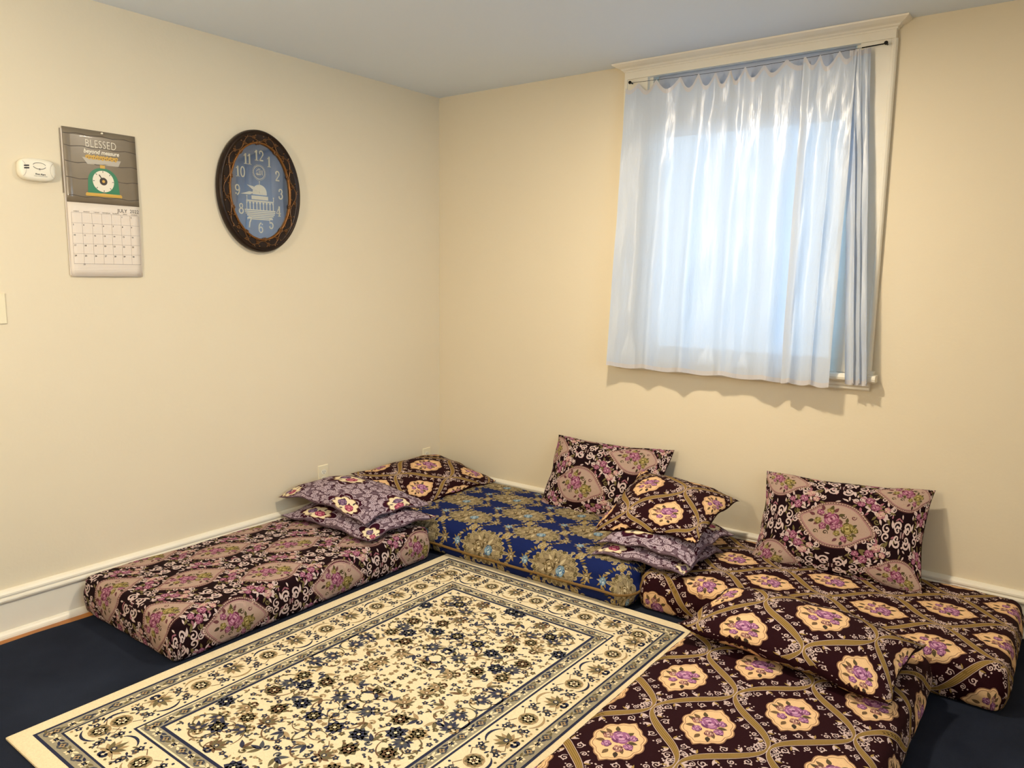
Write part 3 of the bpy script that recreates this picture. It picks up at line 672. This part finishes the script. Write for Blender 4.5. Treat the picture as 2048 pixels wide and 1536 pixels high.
    for k in range(4):
        j = (k+1) % 4; F += [(k, j, 4+j, 4+k), (4+k, 4+j, 8+j, 8+k)]
    o = mesh('area_rug', np.vstack([Vb, Vo]), F+[tuple(x) for x in (To+12).tolist()], M['pile'], None, False, np.vstack([np.tile(crm, (12, 1)), Co]))
    o.location = (.796+w/2-.012, -.812-l/2, 0); o.rotation_euler = (0, 0, math.radians(-.45))
    tag(o, 'cream floral area rug with navy and olive borders', 'rug')
rug()

# ------------------------------------------------------------------ cushions
def cushion(label, w, h, T, c, ex, ey, pat, off, swap=False, droop=0.0, k=1.0, pinch=.07, group='loose cushions on the floor mattresses', fold=None, under=1.0):
    ex = np.array(ex, float); ex /= np.linalg.norm(ex); ey = np.array(ey, float); ey -= ex*(ey@ex); ey /= np.linalg.norm(ey); ez = np.cross(ex, ey)
    WU, WV = w/2+.42*T, h/2+.42*T
    def fn(sgn):
        def f(u, v):
            s = np.clip(np.asarray(u, float)/WU, -1, 1); t = np.clip(np.asarray(v, float)/WV, -1, 1)
            s = .3*s+.7*np.sin(s*PI/2); t = .3*t+.7*np.sin(t*PI/2)
            x = w/2*s*(1-pinch*(1-t**2)*np.abs(s)); y = h/2*t*(1-pinch*1.2*(1-s**2)*np.abs(t))
            e = (np.maximum((1-np.abs(s)**2.8)*(1-np.abs(t)**2.8), 0))**.55
            z = sgn*T/2*(1 if sgn > 0 else under)*e*(1+.07*wob(u*1.4, v*1.4, k))
            rim = (np.abs(s)**6+np.abs(t)**6)
            z = z+.006*np.sin(s*9+k)*np.abs(t)**4+.006*np.sin(t*8+2*k)*np.abs(s)**4+.012*(s*t)*np.sin(k*3)*rim*.5
            z = z+sgn*.0025*np.sin((s*14+t*11)*1.3+k)*e*rim
            z = z-droop*(s**2+t**2)*.5
            if fold is not None: z = z+fold(s, t)
            return np.stack([x, y, z], -1)
        return f
    nu, nv = 40, 28
    us, vs = np.linspace(-WU, WU, nu+1), np.linspace(-WV, WV, nv+1); U, Vv = np.meshgrid(us, vs); U, Vv = U.ravel(), Vv.ravel()
    A = fn(1)(U, Vv); B = fn(-1)(U, Vv); n = (nu+1)*(nv+1)
    ids = np.arange(n).reshape(nv+1, nu+1); bid = ids.copy(); inner = np.zeros_like(ids, bool); inner[1:-1, 1:-1] = True
    bid[inner] = n+np.arange(inner.sum()); V = np.vstack([A, B[inner.ravel()]])
    q1 = np.stack([ids[:-1, :-1], ids[:-1, 1:], ids[1:, 1:], ids[1:, :-1]], -1).reshape(-1, 4)
    q2 = np.stack([bid[:-1, :-1], bid[1:, :-1], bid[1:, 1:], bid[:-1, 1:]], -1).reshape(-1, 4)
    P, pu, pv, basec = PAT[pat]
    Tt = clip(tiles(P, pu, pv, off, WU, WV, swap), lambda q: (np.abs(q[:, 0]) < WU-.004) & (np.abs(q[:, 1]) < WV-.004))
    v1, c1, t1 = lay(Tt, fn(1)); v2, c2, t2 = lay(Tt, fn(-1), flip=True)
    nb = len(V); VV = np.vstack([V, v1, v2]); C = np.vstack([np.tile(basec, (nb, 1)), c1, c2])
    F = [tuple(x) for x in np.vstack([q1, q2]).tolist()]+[tuple(x) for x in (t1+nb).tolist()]+[tuple(x) for x in (t2+nb+len(v1)).tolist()]
    o = mesh('cushion', VV, F, M['fabric'], None, True, C); o.matrix_world = frame(c, ex, ey, ez)
    tag(o, label, 'cushion', group); return o

cushion('dark wine cushion leaning on the wall alone, pointed medallion in its middle', .715, .45, .12, (2.520, -.168, .345), (1, 0, .045), (.02, .20, .36), 'ogee', (.0, .0), True, 0, 1.0)
cushion('dark wine cushion leaning on the wall behind the stacked cushions on the blue mattress', .72, .45, .11, (1.318, -.152, .342), (1, 0, .02), (.0, .19, .36), 'ogee', (-.10, -.05), True, 0, 2.3)
cushion('maroon cushion with gold ribbons tucked into the room corner on the blue mattress', .72, .50, .115, (.292, -.440, .252), (0.0, 1, 0), (-.48, 0, .10), 'scroll', (.02, .03), True, .02, 3.7)
cushion('lilac grey scrollwork cushion with ivory medallions, lower of two on the clock wall mattress', .64, .48, .085, (.415, -1.070, .224), (1, .02, 0), (-.02, 1, 0), 'paisley', (.10, .05), False, .035, 5.2)
cushion('lilac grey scrollwork cushion with ivory medallions, upper of two on the clock wall mattress', .65, .46, .10, (.352, -1.040, .304), (1, .01, -.05), (0, 1, -.03), 'paisley', (-.07, .03), False, .045, 6.1, under=.25)
cushion('lilac scrollwork cushion at the bottom of the stack of three', .46, .44, .070, (1.840, -.535, .216), (1, -.02, 0), (.02, 1, .0), 'paisley', (.05, .06), False, .03, 7.7)
cushion('lilac scrollwork cushion in the middle of the stack of three', .46, .49, .090, (1.855, -.490, .284), (1, 0, 0), (0, 1, .03), 'paisley', (-.06, -.12), False, .045, 8.3, under=.3)
cushion('maroon cushion with gold ribbons on top of the stack of three', .51, .55, .12, (1.815, -.412, .378), (.42, .02, -.005), (.07, .5, .105), 'scroll', (.06, -.16), False, .035, 9.9, fold=lambda s, t: -.025*s*t, under=.25)
cushion('maroon cushion with gold ribbons lying flat across the end of the mattress beside the rug', .70, .42, .13, (2.625, -1.075, .250), (1, -.06, -.02), (.05, 1, .05), 'scroll', (.06, .02), False, .03, 11.2)

# ------------------------------------------------------------------ wall clock
def clock():
    A, B = .232, .292; root = empty('wall_clock', LEFT(-1.318, 1.818-B)); tag(root, 'oval wall clock in a carved dark bronze frame with blue dial', 'clock')
    cy = B; n = 96; th = np.linspace(0, 2*PI, n, endpoint=False)
    ell = lambda d: np.c_[(A-d)*np.cos(th), (B-d)*np.sin(th)+cy]
    prof = [(.004, .001), (.0, .012), (.001, .026), (.006, .036), (.012, .040), (.017, .038), (.021, .032), (.026, .031), (.058, .026), (.061, .027), (.063, .012)]
    V = []; F = []
    for d, z in prof: V += [(*p, z) for p in ell(d)]
    for k in range(len(prof)-1):
        F += [(k*n+i, k*n+(i+1) % n, (k+1)*n+(i+1) % n, (k+1)*n+i) for i in range(n)]
    F.append(tuple(range(n-1, -1, -1)))
    mesh('frame', V, F, M['bronze'], root, True)
    rim = [(.057, .027), (.0575, .032), (.061, .034), (.066, .032), (.067, .018)]; V = []; F = []
    for d, z in rim: V += [(*p, z+.0012*math.sin(i*PI/2)) for i, p in enumerate(ell(d))]
    for k in range(len(rim)-1): F += [(k*n+i, k*n+(i+1) % n, (k+1)*n+(i+1) % n, (k+1)*n+i) for i in range(n)]
    mesh('inner_rim', V, F, M['gold_rim'], root, True)
    # carving: S-scrolls with leaves and rosettes, domed ribbons standing on the frame band
    V = []; F = []
    def ridge(p, w, z0, hgt):
        p = np.asarray(p, float); t = np.gradient(p, axis=0); t /= np.linalg.norm(t, axis=1)[:, None]+1e-12; nr = np.c_[-t[:, 1], t[:, 0]]; s0 = len(V); m_ = len(p); w = np.broadcast_to(w, m_)
        for i in range(m_):
            V.extend([(*(p[i]+nr[i]*w[i]/2), z0), (*p[i], z0+hgt), (*(p[i]-nr[i]*w[i]/2), z0)])
        for i in range(m_-1):
            a = s0+3*i; F.extend([(a, a+3, a+4, a+1), (a+1, a+4, a+5, a+2)])
    ctr = lambda a, d: np.array(((A-d)*math.cos(a), (B-d)*math.sin(a)+cy))
    tanv = lambda a: math.atan2(B*math.cos(a), -A*math.sin(a))
    def scroll(c, ang, size, hand, w):
        t = np.linspace(0, 1, 18); h = ang+hand*2*PI*1.15*(.2*t+.8*t**2); st = size*2.0/18*(1.2-t); p = c+np.cumsum(np.c_[np.cos(h)*st, np.sin(h)*st], axis=0)
        ridge(p, w*(.6+.7*np.sin(PI*t)), .0285, .008); return p[-1]
    def bump(c, r, hgt):
        s0 = len(V); m_ = 8
        for f_, z in ((1, 0), (.7, .7)): V.extend([(c[0]+r*f_*math.cos(2*PI*k/m_), c[1]+r*f_*math.sin(2*PI*k/m_), .0285+hgt*z) for k in range(m_)])
        V.append((c[0], c[1], .0285+hgt)); 
        for k in range(m_): j = (k+1) % m_; F.append((s0+k, s0+j, s0+m_+j, s0+m_+k)); F.append((s0+m_+k, s0+m_+j, s0+2*m_))
    N = 20
    for k in range(N):
        a = 2*PI*k/N; s = 1 if k % 2 else -1; tg = tanv(a)
        scroll(ctr(a, .041+s*.013), tg, .030, s, .0050); scroll(ctr(a+.05, .041+s*.013), tg+PI-s*.5, .019, -s, .0042)
        w_ = np.linspace(a, a+2*PI/N, 9); ridge(np.array([ctr(x, .041+s*.014*math.cos((x-a)/(2*PI/N)*PI)) for x in w_]), .0046, .0285, .006)
        fc = ctr(a+.16, .040-s*.004)
        for q in range(5): bump(fc+.0065*np.array((math.cos(q*1.257), math.sin(q*1.257))), .0042, .0065)
        bump(fc, .004, .010)
        for q in (-1, 1): bump(ctr(a+.16+q*.05, .041+q*s*.013), .0045, .007)
    mesh('carving', V, F, M['bronze_hi'], root, True)
    e = ell(.064); mesh('dial', [(*p, .016) for p in e], [tuple(range(n))], M['face'], root)
    # numerals and emblem as raised ivory print on the dial
    P = Paint(); iv = (1, 1, 1)
    def seg(pts, w): P.strip(np.array(pts, float), w, iv, 0)
    def arc(cx, cy_, rx, ry, a0, a1, w, m_=14):
        t = np.linspace(a0, a1, m_); P.strip(np.c_[cx+rx*np.cos(t), cy_+ry*np.sin(t)], w, iv, 0)
    def digit(ch, x, y, h):
        s = h; k = .17*s; tn = .07*s; q0 = P.n; st = len(P.V)
        if ch == '1': seg([(.25*s, 0), (.25*s, s)], k); seg([(.05*s, .035*s), (.45*s, .035*s)], tn); P.poly([(.25*s, s), (.04*s, .80*s), (.04*s, .74*s), (.25*s, .82*s)], iv, 0)
        elif ch == '2': arc(.28*s, .70*s, .20*s, .25*s, 2.9, -.7, .13*s); seg([(.44*s, .56*s), (.28*s, .32*s), (.06*s, .06*s)], .10*s); seg([(.04*s, .07*s), (.50*s, .07*s)], .14*s); P.dot((.12*s, .72*s), .08*s, iv, 0)
        elif ch == '3': arc(.26*s, .74*s, .18*s, .22*s, 2.8, -1.5, .12*s); arc(.26*s, .27*s, .21*s, .25*s, 1.5, -2.8, .13*s); P.dot((.11*s, .76*s), .08*s, iv, 0); P.dot((.09*s, .22*s), .08*s, iv, 0)
        elif ch == '4': seg([(.38*s, 0), (.38*s, s)], k); seg([(.40*s, .96*s), (.04*s, .30*s)], tn); seg([(.02*s, .30*s), (.56*s, .30*s)], tn); seg([(.22*s, .03*s), (.54*s, .03*s)], tn)
        elif ch == '5': seg([(.10*s, .92*s), (.48*s, .92*s)], .14*s); seg([(.11*s, .96*s), (.11*s, .50*s)], tn); arc(.26*s, .31*s, .21*s, .28*s, 2.2, -2.7, .14*s); P.dot((.10*s, .20*s), .08*s, iv, 0)
        elif ch == '6': arc(.28*s, .30*s, .20*s, .26*s, 0, 2*PI, .12*s, 20); arc(.36*s, .40*s, .30*s, .56*s, 3.3, 1.6, .13*s); P.dot((.44*s, .84*s), .08*s, iv, 0)
        elif ch == '7': seg([(.04*s, .91*s), (.50*s, .91*s)], .16*s); seg([(.48*s, .90*s), (.28*s, .50*s), (.20*s, 0)], .14*s); seg([(.05*s, .98*s), (.05*s, .74*s)], tn)
        elif ch == '8': arc(.27*s, .75*s, .16*s, .20*s, 0, 2*PI, .11*s, 18); arc(.27*s, .27*s, .21*s, .24*s, 0, 2*PI, .13*s, 20)
        elif ch == '9': arc(.26*s, .70*s, .20*s, .26*s, 0, 2*PI, .12*s, 20); arc(.18*s, .60*s, .30*s, .56*s, .15, -1.5, .13*s); P.dot((.10*s, .16*s), .08*s, iv, 0)
        elif ch == '0': arc(.27*s, .5*s, .20*s, .46*s, 0, 2*PI, .12*s, 24)
        for i in range(st, len(P.V)): P.V[i] = P.V[i]+np.array((x, y))
    def flush(name, z, mm):
        v, l_, c_, t_ = P.arr(); mesh(name, np.c_[v, np.full(len(v), z)], [tuple(x) for x in t_.tolist()], mm, root)
    for hr in range(1, 13):
        a = PI/2-hr*PI/6; txt = str(hr); hgt = .050; wd = len(txt)*.56*hgt*(.86 if len(txt) > 1 else 1)
        x = .122*math.cos(a); y = cy+.172*math.sin(a)
        P = Paint()
        for i, ch in enumerate(txt): digit(ch, x-wd/2+i*.50*hgt*(.86 if txt == '11' else 1), y-hgt/2, hgt)
        flush('numeral', .0168, M['ivory'])

    # calligraphy roundel
    P = Paint(); ec = np.array((.0, cy+.092)); arc(ec[0], ec[1], .031, .031, 0, 2*PI, .003, 40)
    for k in range(30):
        a = 2*PI*k/30; P.curl(ec+.034*np.array((math.cos(a), math.sin(a))), a+.3, .007, .0022, iv, 0, 1, .5, 6, False)
    for pts, w in (([(.018, -.012), (.018, .012)], .0035), ([(.010, .012), (.010, -.008), (.004, -.012), (.002, -.006)], .0035), ([(.002, .010), (.001, -.008), (-.005, -.012), (-.007, -.006)], .0035),
                   ([(-.007, -.006), (-.012, -.002), (-.016, -.008), (-.010, -.012), (-.006, -.010)], .003), ([(-.012, .008), (-.006, .014), (.0, .013), (.008, .018)], .0026), ([(-.004, .016), (-.002, .020), (.001, .016)], .002), ([(-.016, .004), (-.013, .007)], .0026)):
        seg([ec+np.array(p) for p in pts], w)
    flush('calligraphy_roundel', .0168, M['ivory'])
    # domed shrine with arcade above water
    P = Paint(); c0 = np.array((.0, cy-.056)); q = lambda x, y: c0+np.array((x*1.18, y))
    t = np.linspace(0, PI, 20); P.poly(np.vstack([np.c_[.040*np.cos(t), .050+.040*np.sin(t)**.9]+c0, [q(-.034, .042)], [q(.034, .042)]]), iv, 0)
    seg([q(0, .088), q(0, .104)], .003); P.dot(q(0, .104), .004, iv, 0)
    P.poly([q(-.040, .018), q(.040, .018), q(.040, .036), q(-.040, .036)], iv, 0); P.poly([q(-.066, .008), q(.066, .008), q(.066, .014), q(-.066, .014)], iv, 0)
    for k in range(9): seg([q(-.064+.016*k, -.030), q(-.064+.016*k, .009)], .005)
    for k in range(8): arc(*q(-.056+.016*k, -.002), .0065, .011, 0, PI, .0028, 7)
    for k in range(6):
        hw = .074*math.sqrt(max(0, 1-((k+.2)/6.6)**2)); seg([q(-hw, -.033-.0085*k), q(hw, -.033-.0085*k)], .0058)
    for sx in (-.062, .066): seg([q(sx, .012), q(sx, .030)], .004); P.dot(q(sx, .032), .004, iv, 0)
    for k in range(3): P.dot(q(-.020+.02*k, .027), .0035, iv, .5)
    flush('shrine_emblem', .0168, M['ivory'])
    def hand(ang, ln, w, z, nm):
        d = np.array((math.cos(ang), math.sin(ang))); pd = np.array((-d[1], d[0])); c = np.array((0, cy))
        pts = [c-d*.018+pd*w*.3, c+d*ln*.35+pd*w*.35, c+d*ln*.55+pd*w, c+d*ln, c+d*ln*.55-pd*w, c+d*ln*.35-pd*w*.35, c-d*.018-pd*w*.3]
        mb = MB(); mb.add([(*p, z) for p in pts]+[(*p, z+.001) for p in pts], [tuple(range(6, -1, -1)), tuple(range(7, 14))]+[(i, (i+1) % 7, 7+(i+1) % 7, 7+i) for i in range(7)]); mb.out(nm, M['ivory'], root)
    hand(PI/2-(9.72/12)*2*PI, .078, .008, .0190, 'hour_hand'); hand(PI/2-(43.5/60)*2*PI, .112, .0075, .0205, 'minute_hand')
    MB().disc(0, cy, .006, .0185, .0230, 12).out('hand_hub', M['ivory'], root)
    V = []; F = []
    for r_, z in ((1, .0250), (.75, .0268), (.5, .0280), (.25, .0287)): V += [(x*r_, (y-cy)*r_+cy, z) for x, y in ell(.063)]
    V.append((0, cy, .029))
    for k in range(3): F += [(k*n+i, k*n+(i+1) % n, (k+1)*n+(i+1) % n, (k+1)*n+i) for i in range(n)]
    F += [(3*n+i, 3*n+(i+1) % n, 4*n) for i in range(n)]
    mesh('glass', V, F, M['clock_glass'], root, True)
clock()

# ------------------------------------------------------------------ calendar
def calendar():
    y0, w, z0, hh = -2.210, .292, 1.404, .588
    root = empty('wall_calendar', LEFT(y0+w/2, z0)); tag(root, 'open two page wall calendar with a kitchen scale picture', 'calendar')
    hw = w/2; zf = .296
    def bow(x, y): return .006+.006*(1-(x/hw)**2)*.6+.004*math.sin(y*6)        # paper stands a little off the wall
    def page(name, y_a, y_b, m_, dz, skew=0.0):
        nx, ny = 10, 10; V = []; F = []
        for s in (0, 1):
            V += [(-hw+w*i/nx+skew*(y_a+(y_b-y_a)*j/ny-zf), y_a+(y_b-y_a)*j/ny, bow(-hw+w*i/nx, y_a+(y_b-y_a)*j/ny)+dz+(.0006 if s else 0)) for j in range(ny+1) for i in range(nx+1)]
        o = (nx+1)*(ny+1)
        for j in range(ny):
            for i in range(nx):
                a = j*(nx+1)+i; F += [(o+a, o+a+1, o+a+nx+2, o+a+nx+1), (a, a+nx+1, a+nx+2, a+1)]
        for i in range(nx): F += [(i, i+1, o+i+1, o+i), (ny*(nx+1)+i+1, ny*(nx+1)+i, o+ny*(nx+1)+i, o+ny*(nx+1)+i+1)]
        for j in range(ny): a = j*(nx+1); b = a+nx; F += [(a+nx+1, a, o+a, o+a+nx+1), (b, b+nx+1, o+b+nx+1, o+b)]
        return mesh(name, V, F, m_, root, True)
    MB().box(-hw-.008, hw-.004, .330, .580, .001, .004).out('back_cover', M['paper_g'], root)
    MB().box(-hw-.004, hw-.002, .004, .580, .0042, .0058).out('page_stack', M['paper'], root)
    page('picture_page', zf, hh, M['paper_g'], .0008); page('date_page', 0, zf, M['paper'], .0008)
    up = lambda V, z=.0022: [(x, y, bow(x, y)+z) for x, y, *_ in V]
    def flat(name, P, m_, z=.0022):
        v, l_, c_, t_ = P.arr(); mesh(name, [(x, y, bow(x, y)+z+.00015*l) for (x, y), l in zip(v, l_)], [tuple(t) for t in t_.tolist()], m_, root)
    one = (1, 1, 1)
    P = Paint()
    for k, y in enumerate((.322, .392, .455, .518, .566)): P.strip(np.array([(-hw+.003+w*.99*i/12, y+.003*math.sin(i*1.7+k)) for i in range(13)]), .0016+.0012*np.abs(np.sin(np.arange(13)*1.3+k)), one, 0)
    flat('board_joints', P, M['ink'], .0017)
    txt = MB(); txt.add(*text_arrays('BLESSED', .044, 0, .520, align='CENTER', sx=.74, spacing=1.06, bold=-.0006)); txt.add(*text_arrays('beyond measure', .023, .0, .496, align='CENTER', sx=.92, shear=.25, bold=.0006))
    mesh('title_lettering', up(txt.V), txt.F, M['ink_w'], root)
    P = Paint(); P.poly([(-.078, .478), (.078, .478), (.066, .454), (-.058, .452)], one, 0, 3); flat('scale_pan', P, M['greyink'], .0020)
    P = Paint()
    for k in range(26): P.dot((-.060+.0048*k, .481+.004*math.sin(k*2.3)), .0062, one, .1*(k % 3), 7)
    flat('scale_load', P, M['yellow'], .0026)
    P = Paint()
    for k in range(14): P.dot((-.056+.0088*k, .479+.005*math.sin(k*3.1)), .0026, one, 0, 6)
    flat('load_shading', P, M['brownink'], .0030)
    P = Paint(); t = np.linspace(0, PI, 22); P.poly(np.vstack([np.c_[.061*np.cos(t), .386+.056*np.sin(t)], [(-.064, .338), (.064, .338)]]), one, 0, 4); flat('scale_body', P, M['green'], .0020)
    P = Paint(); P.poly([(-.072, .326), (.072, .326), (.074, .332), (.070, .339), (-.070, .339), (-.074, .332)], one, 0, 2); flat('scale_base', P, M['yellow'], .0024); P = Paint(); P.poly([(-.010, .440), (.010, .440), (.010, .453), (-.010, .453)], one, 0); flat('scale_neck', P, M['yellow'], .0024)
    P = Paint(); P.dot((0, .388), .043, one, 0, 32); flat('scale_dial', P, M['ink_w'], .0024)
    P = Paint(); P.dot((0, .388), .0155, one, 0, 18); P.strip(np.array([(0, .388), (-.016, .414)]), .004, one, 0)
    for k in range(8): a = k*PI/4; P.strip(np.array([(.035*math.cos(a), .388+.035*math.sin(a)), (.042*math.cos(a), .388+.042*math.sin(a))]), .0024, one, 0)
    flat('dial_marks', P, M['ink'], .0028)
    P = Paint(); P.dot((0, .388), .006, one, 0, 12); flat('dial_knob', P, M['yellow'], .0032)
    tx = MB(); tx.add(*text_arrays('JULY  2022', .0200, hw-.004, .268, align='RIGHT', sx=1.0)); 
    gx = [-hw+.012+i*(w-.018)/7 for i in range(8)]; gy = [.256-.041*j for j in range(6)]+[.052]
    nums = MB(); d = 1
    for j in range(5):
        for i in range(7):
            if j == 0 and i < 5: continue
            nums.add(*text_arrays(str(d), .0088, gx[i]+.003, gy[j]-.0105, bold=.0002)); d += 1
    nums.add(*text_arrays('31', .0088, gx[1]-.004, gy[5]-.0105+.006, bold=.0002))
    for i, wd in enumerate(('SUNDAY', 'MONDAY', 'TUESDAY', 'WEDNESDAY', 'THURSDAY', 'FRIDAY', 'SATURDAY')): nums.add(*text_arrays(wd, .0056, (gx[i]+gx[i+1])/2, .259, align='CENTER'))
    mesh('month_title', up(tx.V), tx.F, M['ink'], root); tag(mesh('date_numbers', up(nums.V), nums.F, M['ink'], root), kind='stuff')
    P = Paint()
    for i in range(8): P.strip(np.array([(gx[i], gy[0]-(gy[0]-.052)*k/8) for k in range(9)]), .0009, one, 0)
    for y in gy: P.strip(np.array([(gx[0]+(gx[7]-gx[0])*k/8, y) for k in range(9)]), .0009, one, 0)
    for y in np.arange(.012, .050, .0065): P.strip(np.array([(gx[0]+(gx[7]-gx[0])*k/8, y) for k in range(9)]), .0005, one, 0)
    flat('grid_lines', P, M['ink_l'], .0019)
    MB().disc(.005, .580, .0035, .010, .018, 10).out('pin', M['plastic'], root); MB().disc(.008, .010, .002, .006, .0105, 8).out('hang_hole', M['dark'], root)
calendar()

# ------------------------------------------------------------------ carbon monoxide alarm, switch, outlets
def superbox(hw, hh, prof, e=3.2, n=48):
    V = []; F = []
    for s, z in prof:
        for k in range(n):
            t = 2*PI*k/n; c, sn = math.cos(t), math.sin(t)
            V.append((hw*s*np.sign(c)*abs(c)**(2/e), hh*s*np.sign(sn)*abs(sn)**(2/e), z))
    for k in range(len(prof)-1): F += [(k*n+i, k*n+(i+1) % n, (k+1)*n+(i+1) % n, (k+1)*n+i) for i in range(n)]
    F += [tuple(range(n-1, -1, -1)), tuple(range((len(prof)-1)*n, len(prof)*n))]
    return V, F
al = empty('carbon_monoxide_alarm', LEFT(-2.316, 1.810)); tag(al, 'small white rounded alarm mounted beside the calendar', 'alarm')
V, F = superbox(.066, .043, [(.94, .0), (1.0, .004), (1.0, .018), (.97, .027), (.88, .033), (.70, .035)]); mesh('body', V, F, M['plastic'], al, True)
P = Paint(); t = np.linspace(.3, PI-.3, 14); P.strip(np.c_[.004+.023*np.cos(t), .014+.012*np.sin(t)], .0018, (1, 1, 1), 0); P.strip(np.c_[.004+.023*np.cos(-t), .014+.012*np.sin(-t)], .0018, (1, 1, 1), 0); P.dot((.004, .003), .003, (1, 1, 1), 0)
v, _, _, tt = P.arr(); mesh('button_outline', np.c_[v, np.full(len(v), .0354)], [tuple(x) for x in tt.tolist()], M['dark'], al)
MB().disc(.004, .014, .021, .034, .0362, 28, .010).out('test_button', M['plastic'], al)
mb = MB(); 
for k in range(2): mb.add([(-.050, .008-.009*k, .0352), (-.032, .010-.009*k, .0357), (-.032, .015-.009*k, .0357), (-.050, .013-.009*k, .0352)], [(0, 1, 2, 3)])
mb.out('indicator_label', M['dark'], al)
mb = MB(); mb.add(*text_arrays('First Alert', .0085, .006, -.020, .0354, 'CENTER', bold=.0003)); mb.add(*text_arrays('CARBON MONOXIDE ALARM', .0036, .006, -.0255, .0354, 'CENTER')); mb.add(*text_arrays('test', .0042, .004, -.004, .0354, 'CENTER')); mb.out('lettering', M['dark'], al)
for sx in (-1, 1):
    P = Paint(); t = np.linspace(-1.2, 1.2, 12); P.strip(np.c_[sx*(.062-.020*np.cos(t)), .030*np.sin(t)], .0010, (1, 1, 1), 0); v, _, _, tt = P.arr()
    mesh('side_seam', np.c_[v, np.full(len(v), .0350)], [tuple(x) for x in tt.tolist()], M['ink_l'], al)

sw = empty('light_switch', LEFT(-2.489, 1.2225)); tag(sw, 'ivory light switch plate below the alarm', 'switch')
MB().bevbox(-.036, .036, 0, .117, 0, .006, .003).out('cover_plate', M['plate'], sw); MB().bevbox(-.005, .005, .046, .070, .005, .016, .002).out('toggle', M['plate'], sw)
for z in (.030, .087): MB().disc(0, z, .003, .005, .0068, 10).out('screw', M['plate'], sw)

def outlet(y, z, label):
    o = empty('wall_outlet', LEFT(y, z-.057)); tag(o, label, 'outlet', 'outlets on the clock wall')
    MB().bevbox(-.035, .035, 0, .114, 0, .006, .003).out('cover_plate', M['plate'], o)
    for c in (.0375, .0765):
        r = MB().disc(0, c, .0170, .005, .0085, 20, .0145).out('receptacle', M['plastic'], o)
        MB().box(-.0075, -.0055, c-.002, c+.007, .0080, .0088).box(.0055, .0075, c-.002, c+.006, .0080, .0088).disc(0, c-.008, .0024, .0080, .0088, 8).out('slots', M['dark'], r)
    MB().disc(0, .057, .0028, .005, .0070, 10).out('screw', M['plate'], o)
outlet(-.958, .318, 'ivory wall outlet above the stacked lilac cushions')
outlet(-.126, .268, 'ivory wall outlet partly hidden by the cushion in the room corner')

# ------------------------------------------------------------------ flush ceiling lamps (above the picture)
for i, (x, y, zl, r, wt, colr) in enumerate(LAMPS):
    root = empty('ceiling_lamp', Matrix.Translation((x, y, H-.03))); tag(root, ('small round flush ceiling lamp above the cream rug', 'large round flush ceiling lamp in the back half of the room')[i], 'lamp')
    mb = MB(); mb.disc(0, 0, r+.02, .004, .030, 32); mb.out('housing', M['trim'], root)
    MB().disc(0, 0, r, .0, .005, 32).out('diffuser', M['diff'], root)
    ld = bpy.data.lights.new('lamp_light', 'AREA'); ld.shape = 'DISK'; ld.size = 2*r; ld.energy = wt; ld.color = colr
    lo = bpy.data.objects.new('lamp_light', ld); COL.objects.link(lo); lo.parent = root; lo.location = (0, 0, -.004)
for x, y, zl, r, wt, colr, lab in FILL_GLOBES:  # added fill lights, shaped as hanging globes outside the view
    root = empty('added_fill_globe', Matrix.Translation((x, y, zl))); tag(root, lab, 'lamp', 'added fill globes out of view')
    V = []; F = []; nn_ = 20
    for k in range(1, 10): V += [(r*.85*math.sin(PI*k/10)*math.cos(2*PI*i/nn_), r*.85*math.sin(PI*k/10)*math.sin(2*PI*i/nn_), r*.85*math.cos(PI*k/10)) for i in range(nn_)]
    for k in range(8): F += [(k*nn_+i, (k+1)*nn_+i, (k+1)*nn_+(i+1) % nn_, k*nn_+(i+1) % nn_) for i in range(nn_)]
    F += [tuple(range(nn_)), tuple(range(9*nn_-1, 8*nn_-1, -1))]
    mesh('globe', V, F, mat('fill_globe_glow', (.9, .88, .82), .5, emit=(colr, wt/(PI*4*PI*(.85*r)**2))), root, True)
    MB().tube([(0, 0, r*.80), (0, 0, r*.80+.05)], .03, 14).out('cap', M['trim'], root)
    MB().tube([(0, 0, r*.80+.05), (0, 0, H-zl)], .004, 8).out('cord', M['plastic'], root)
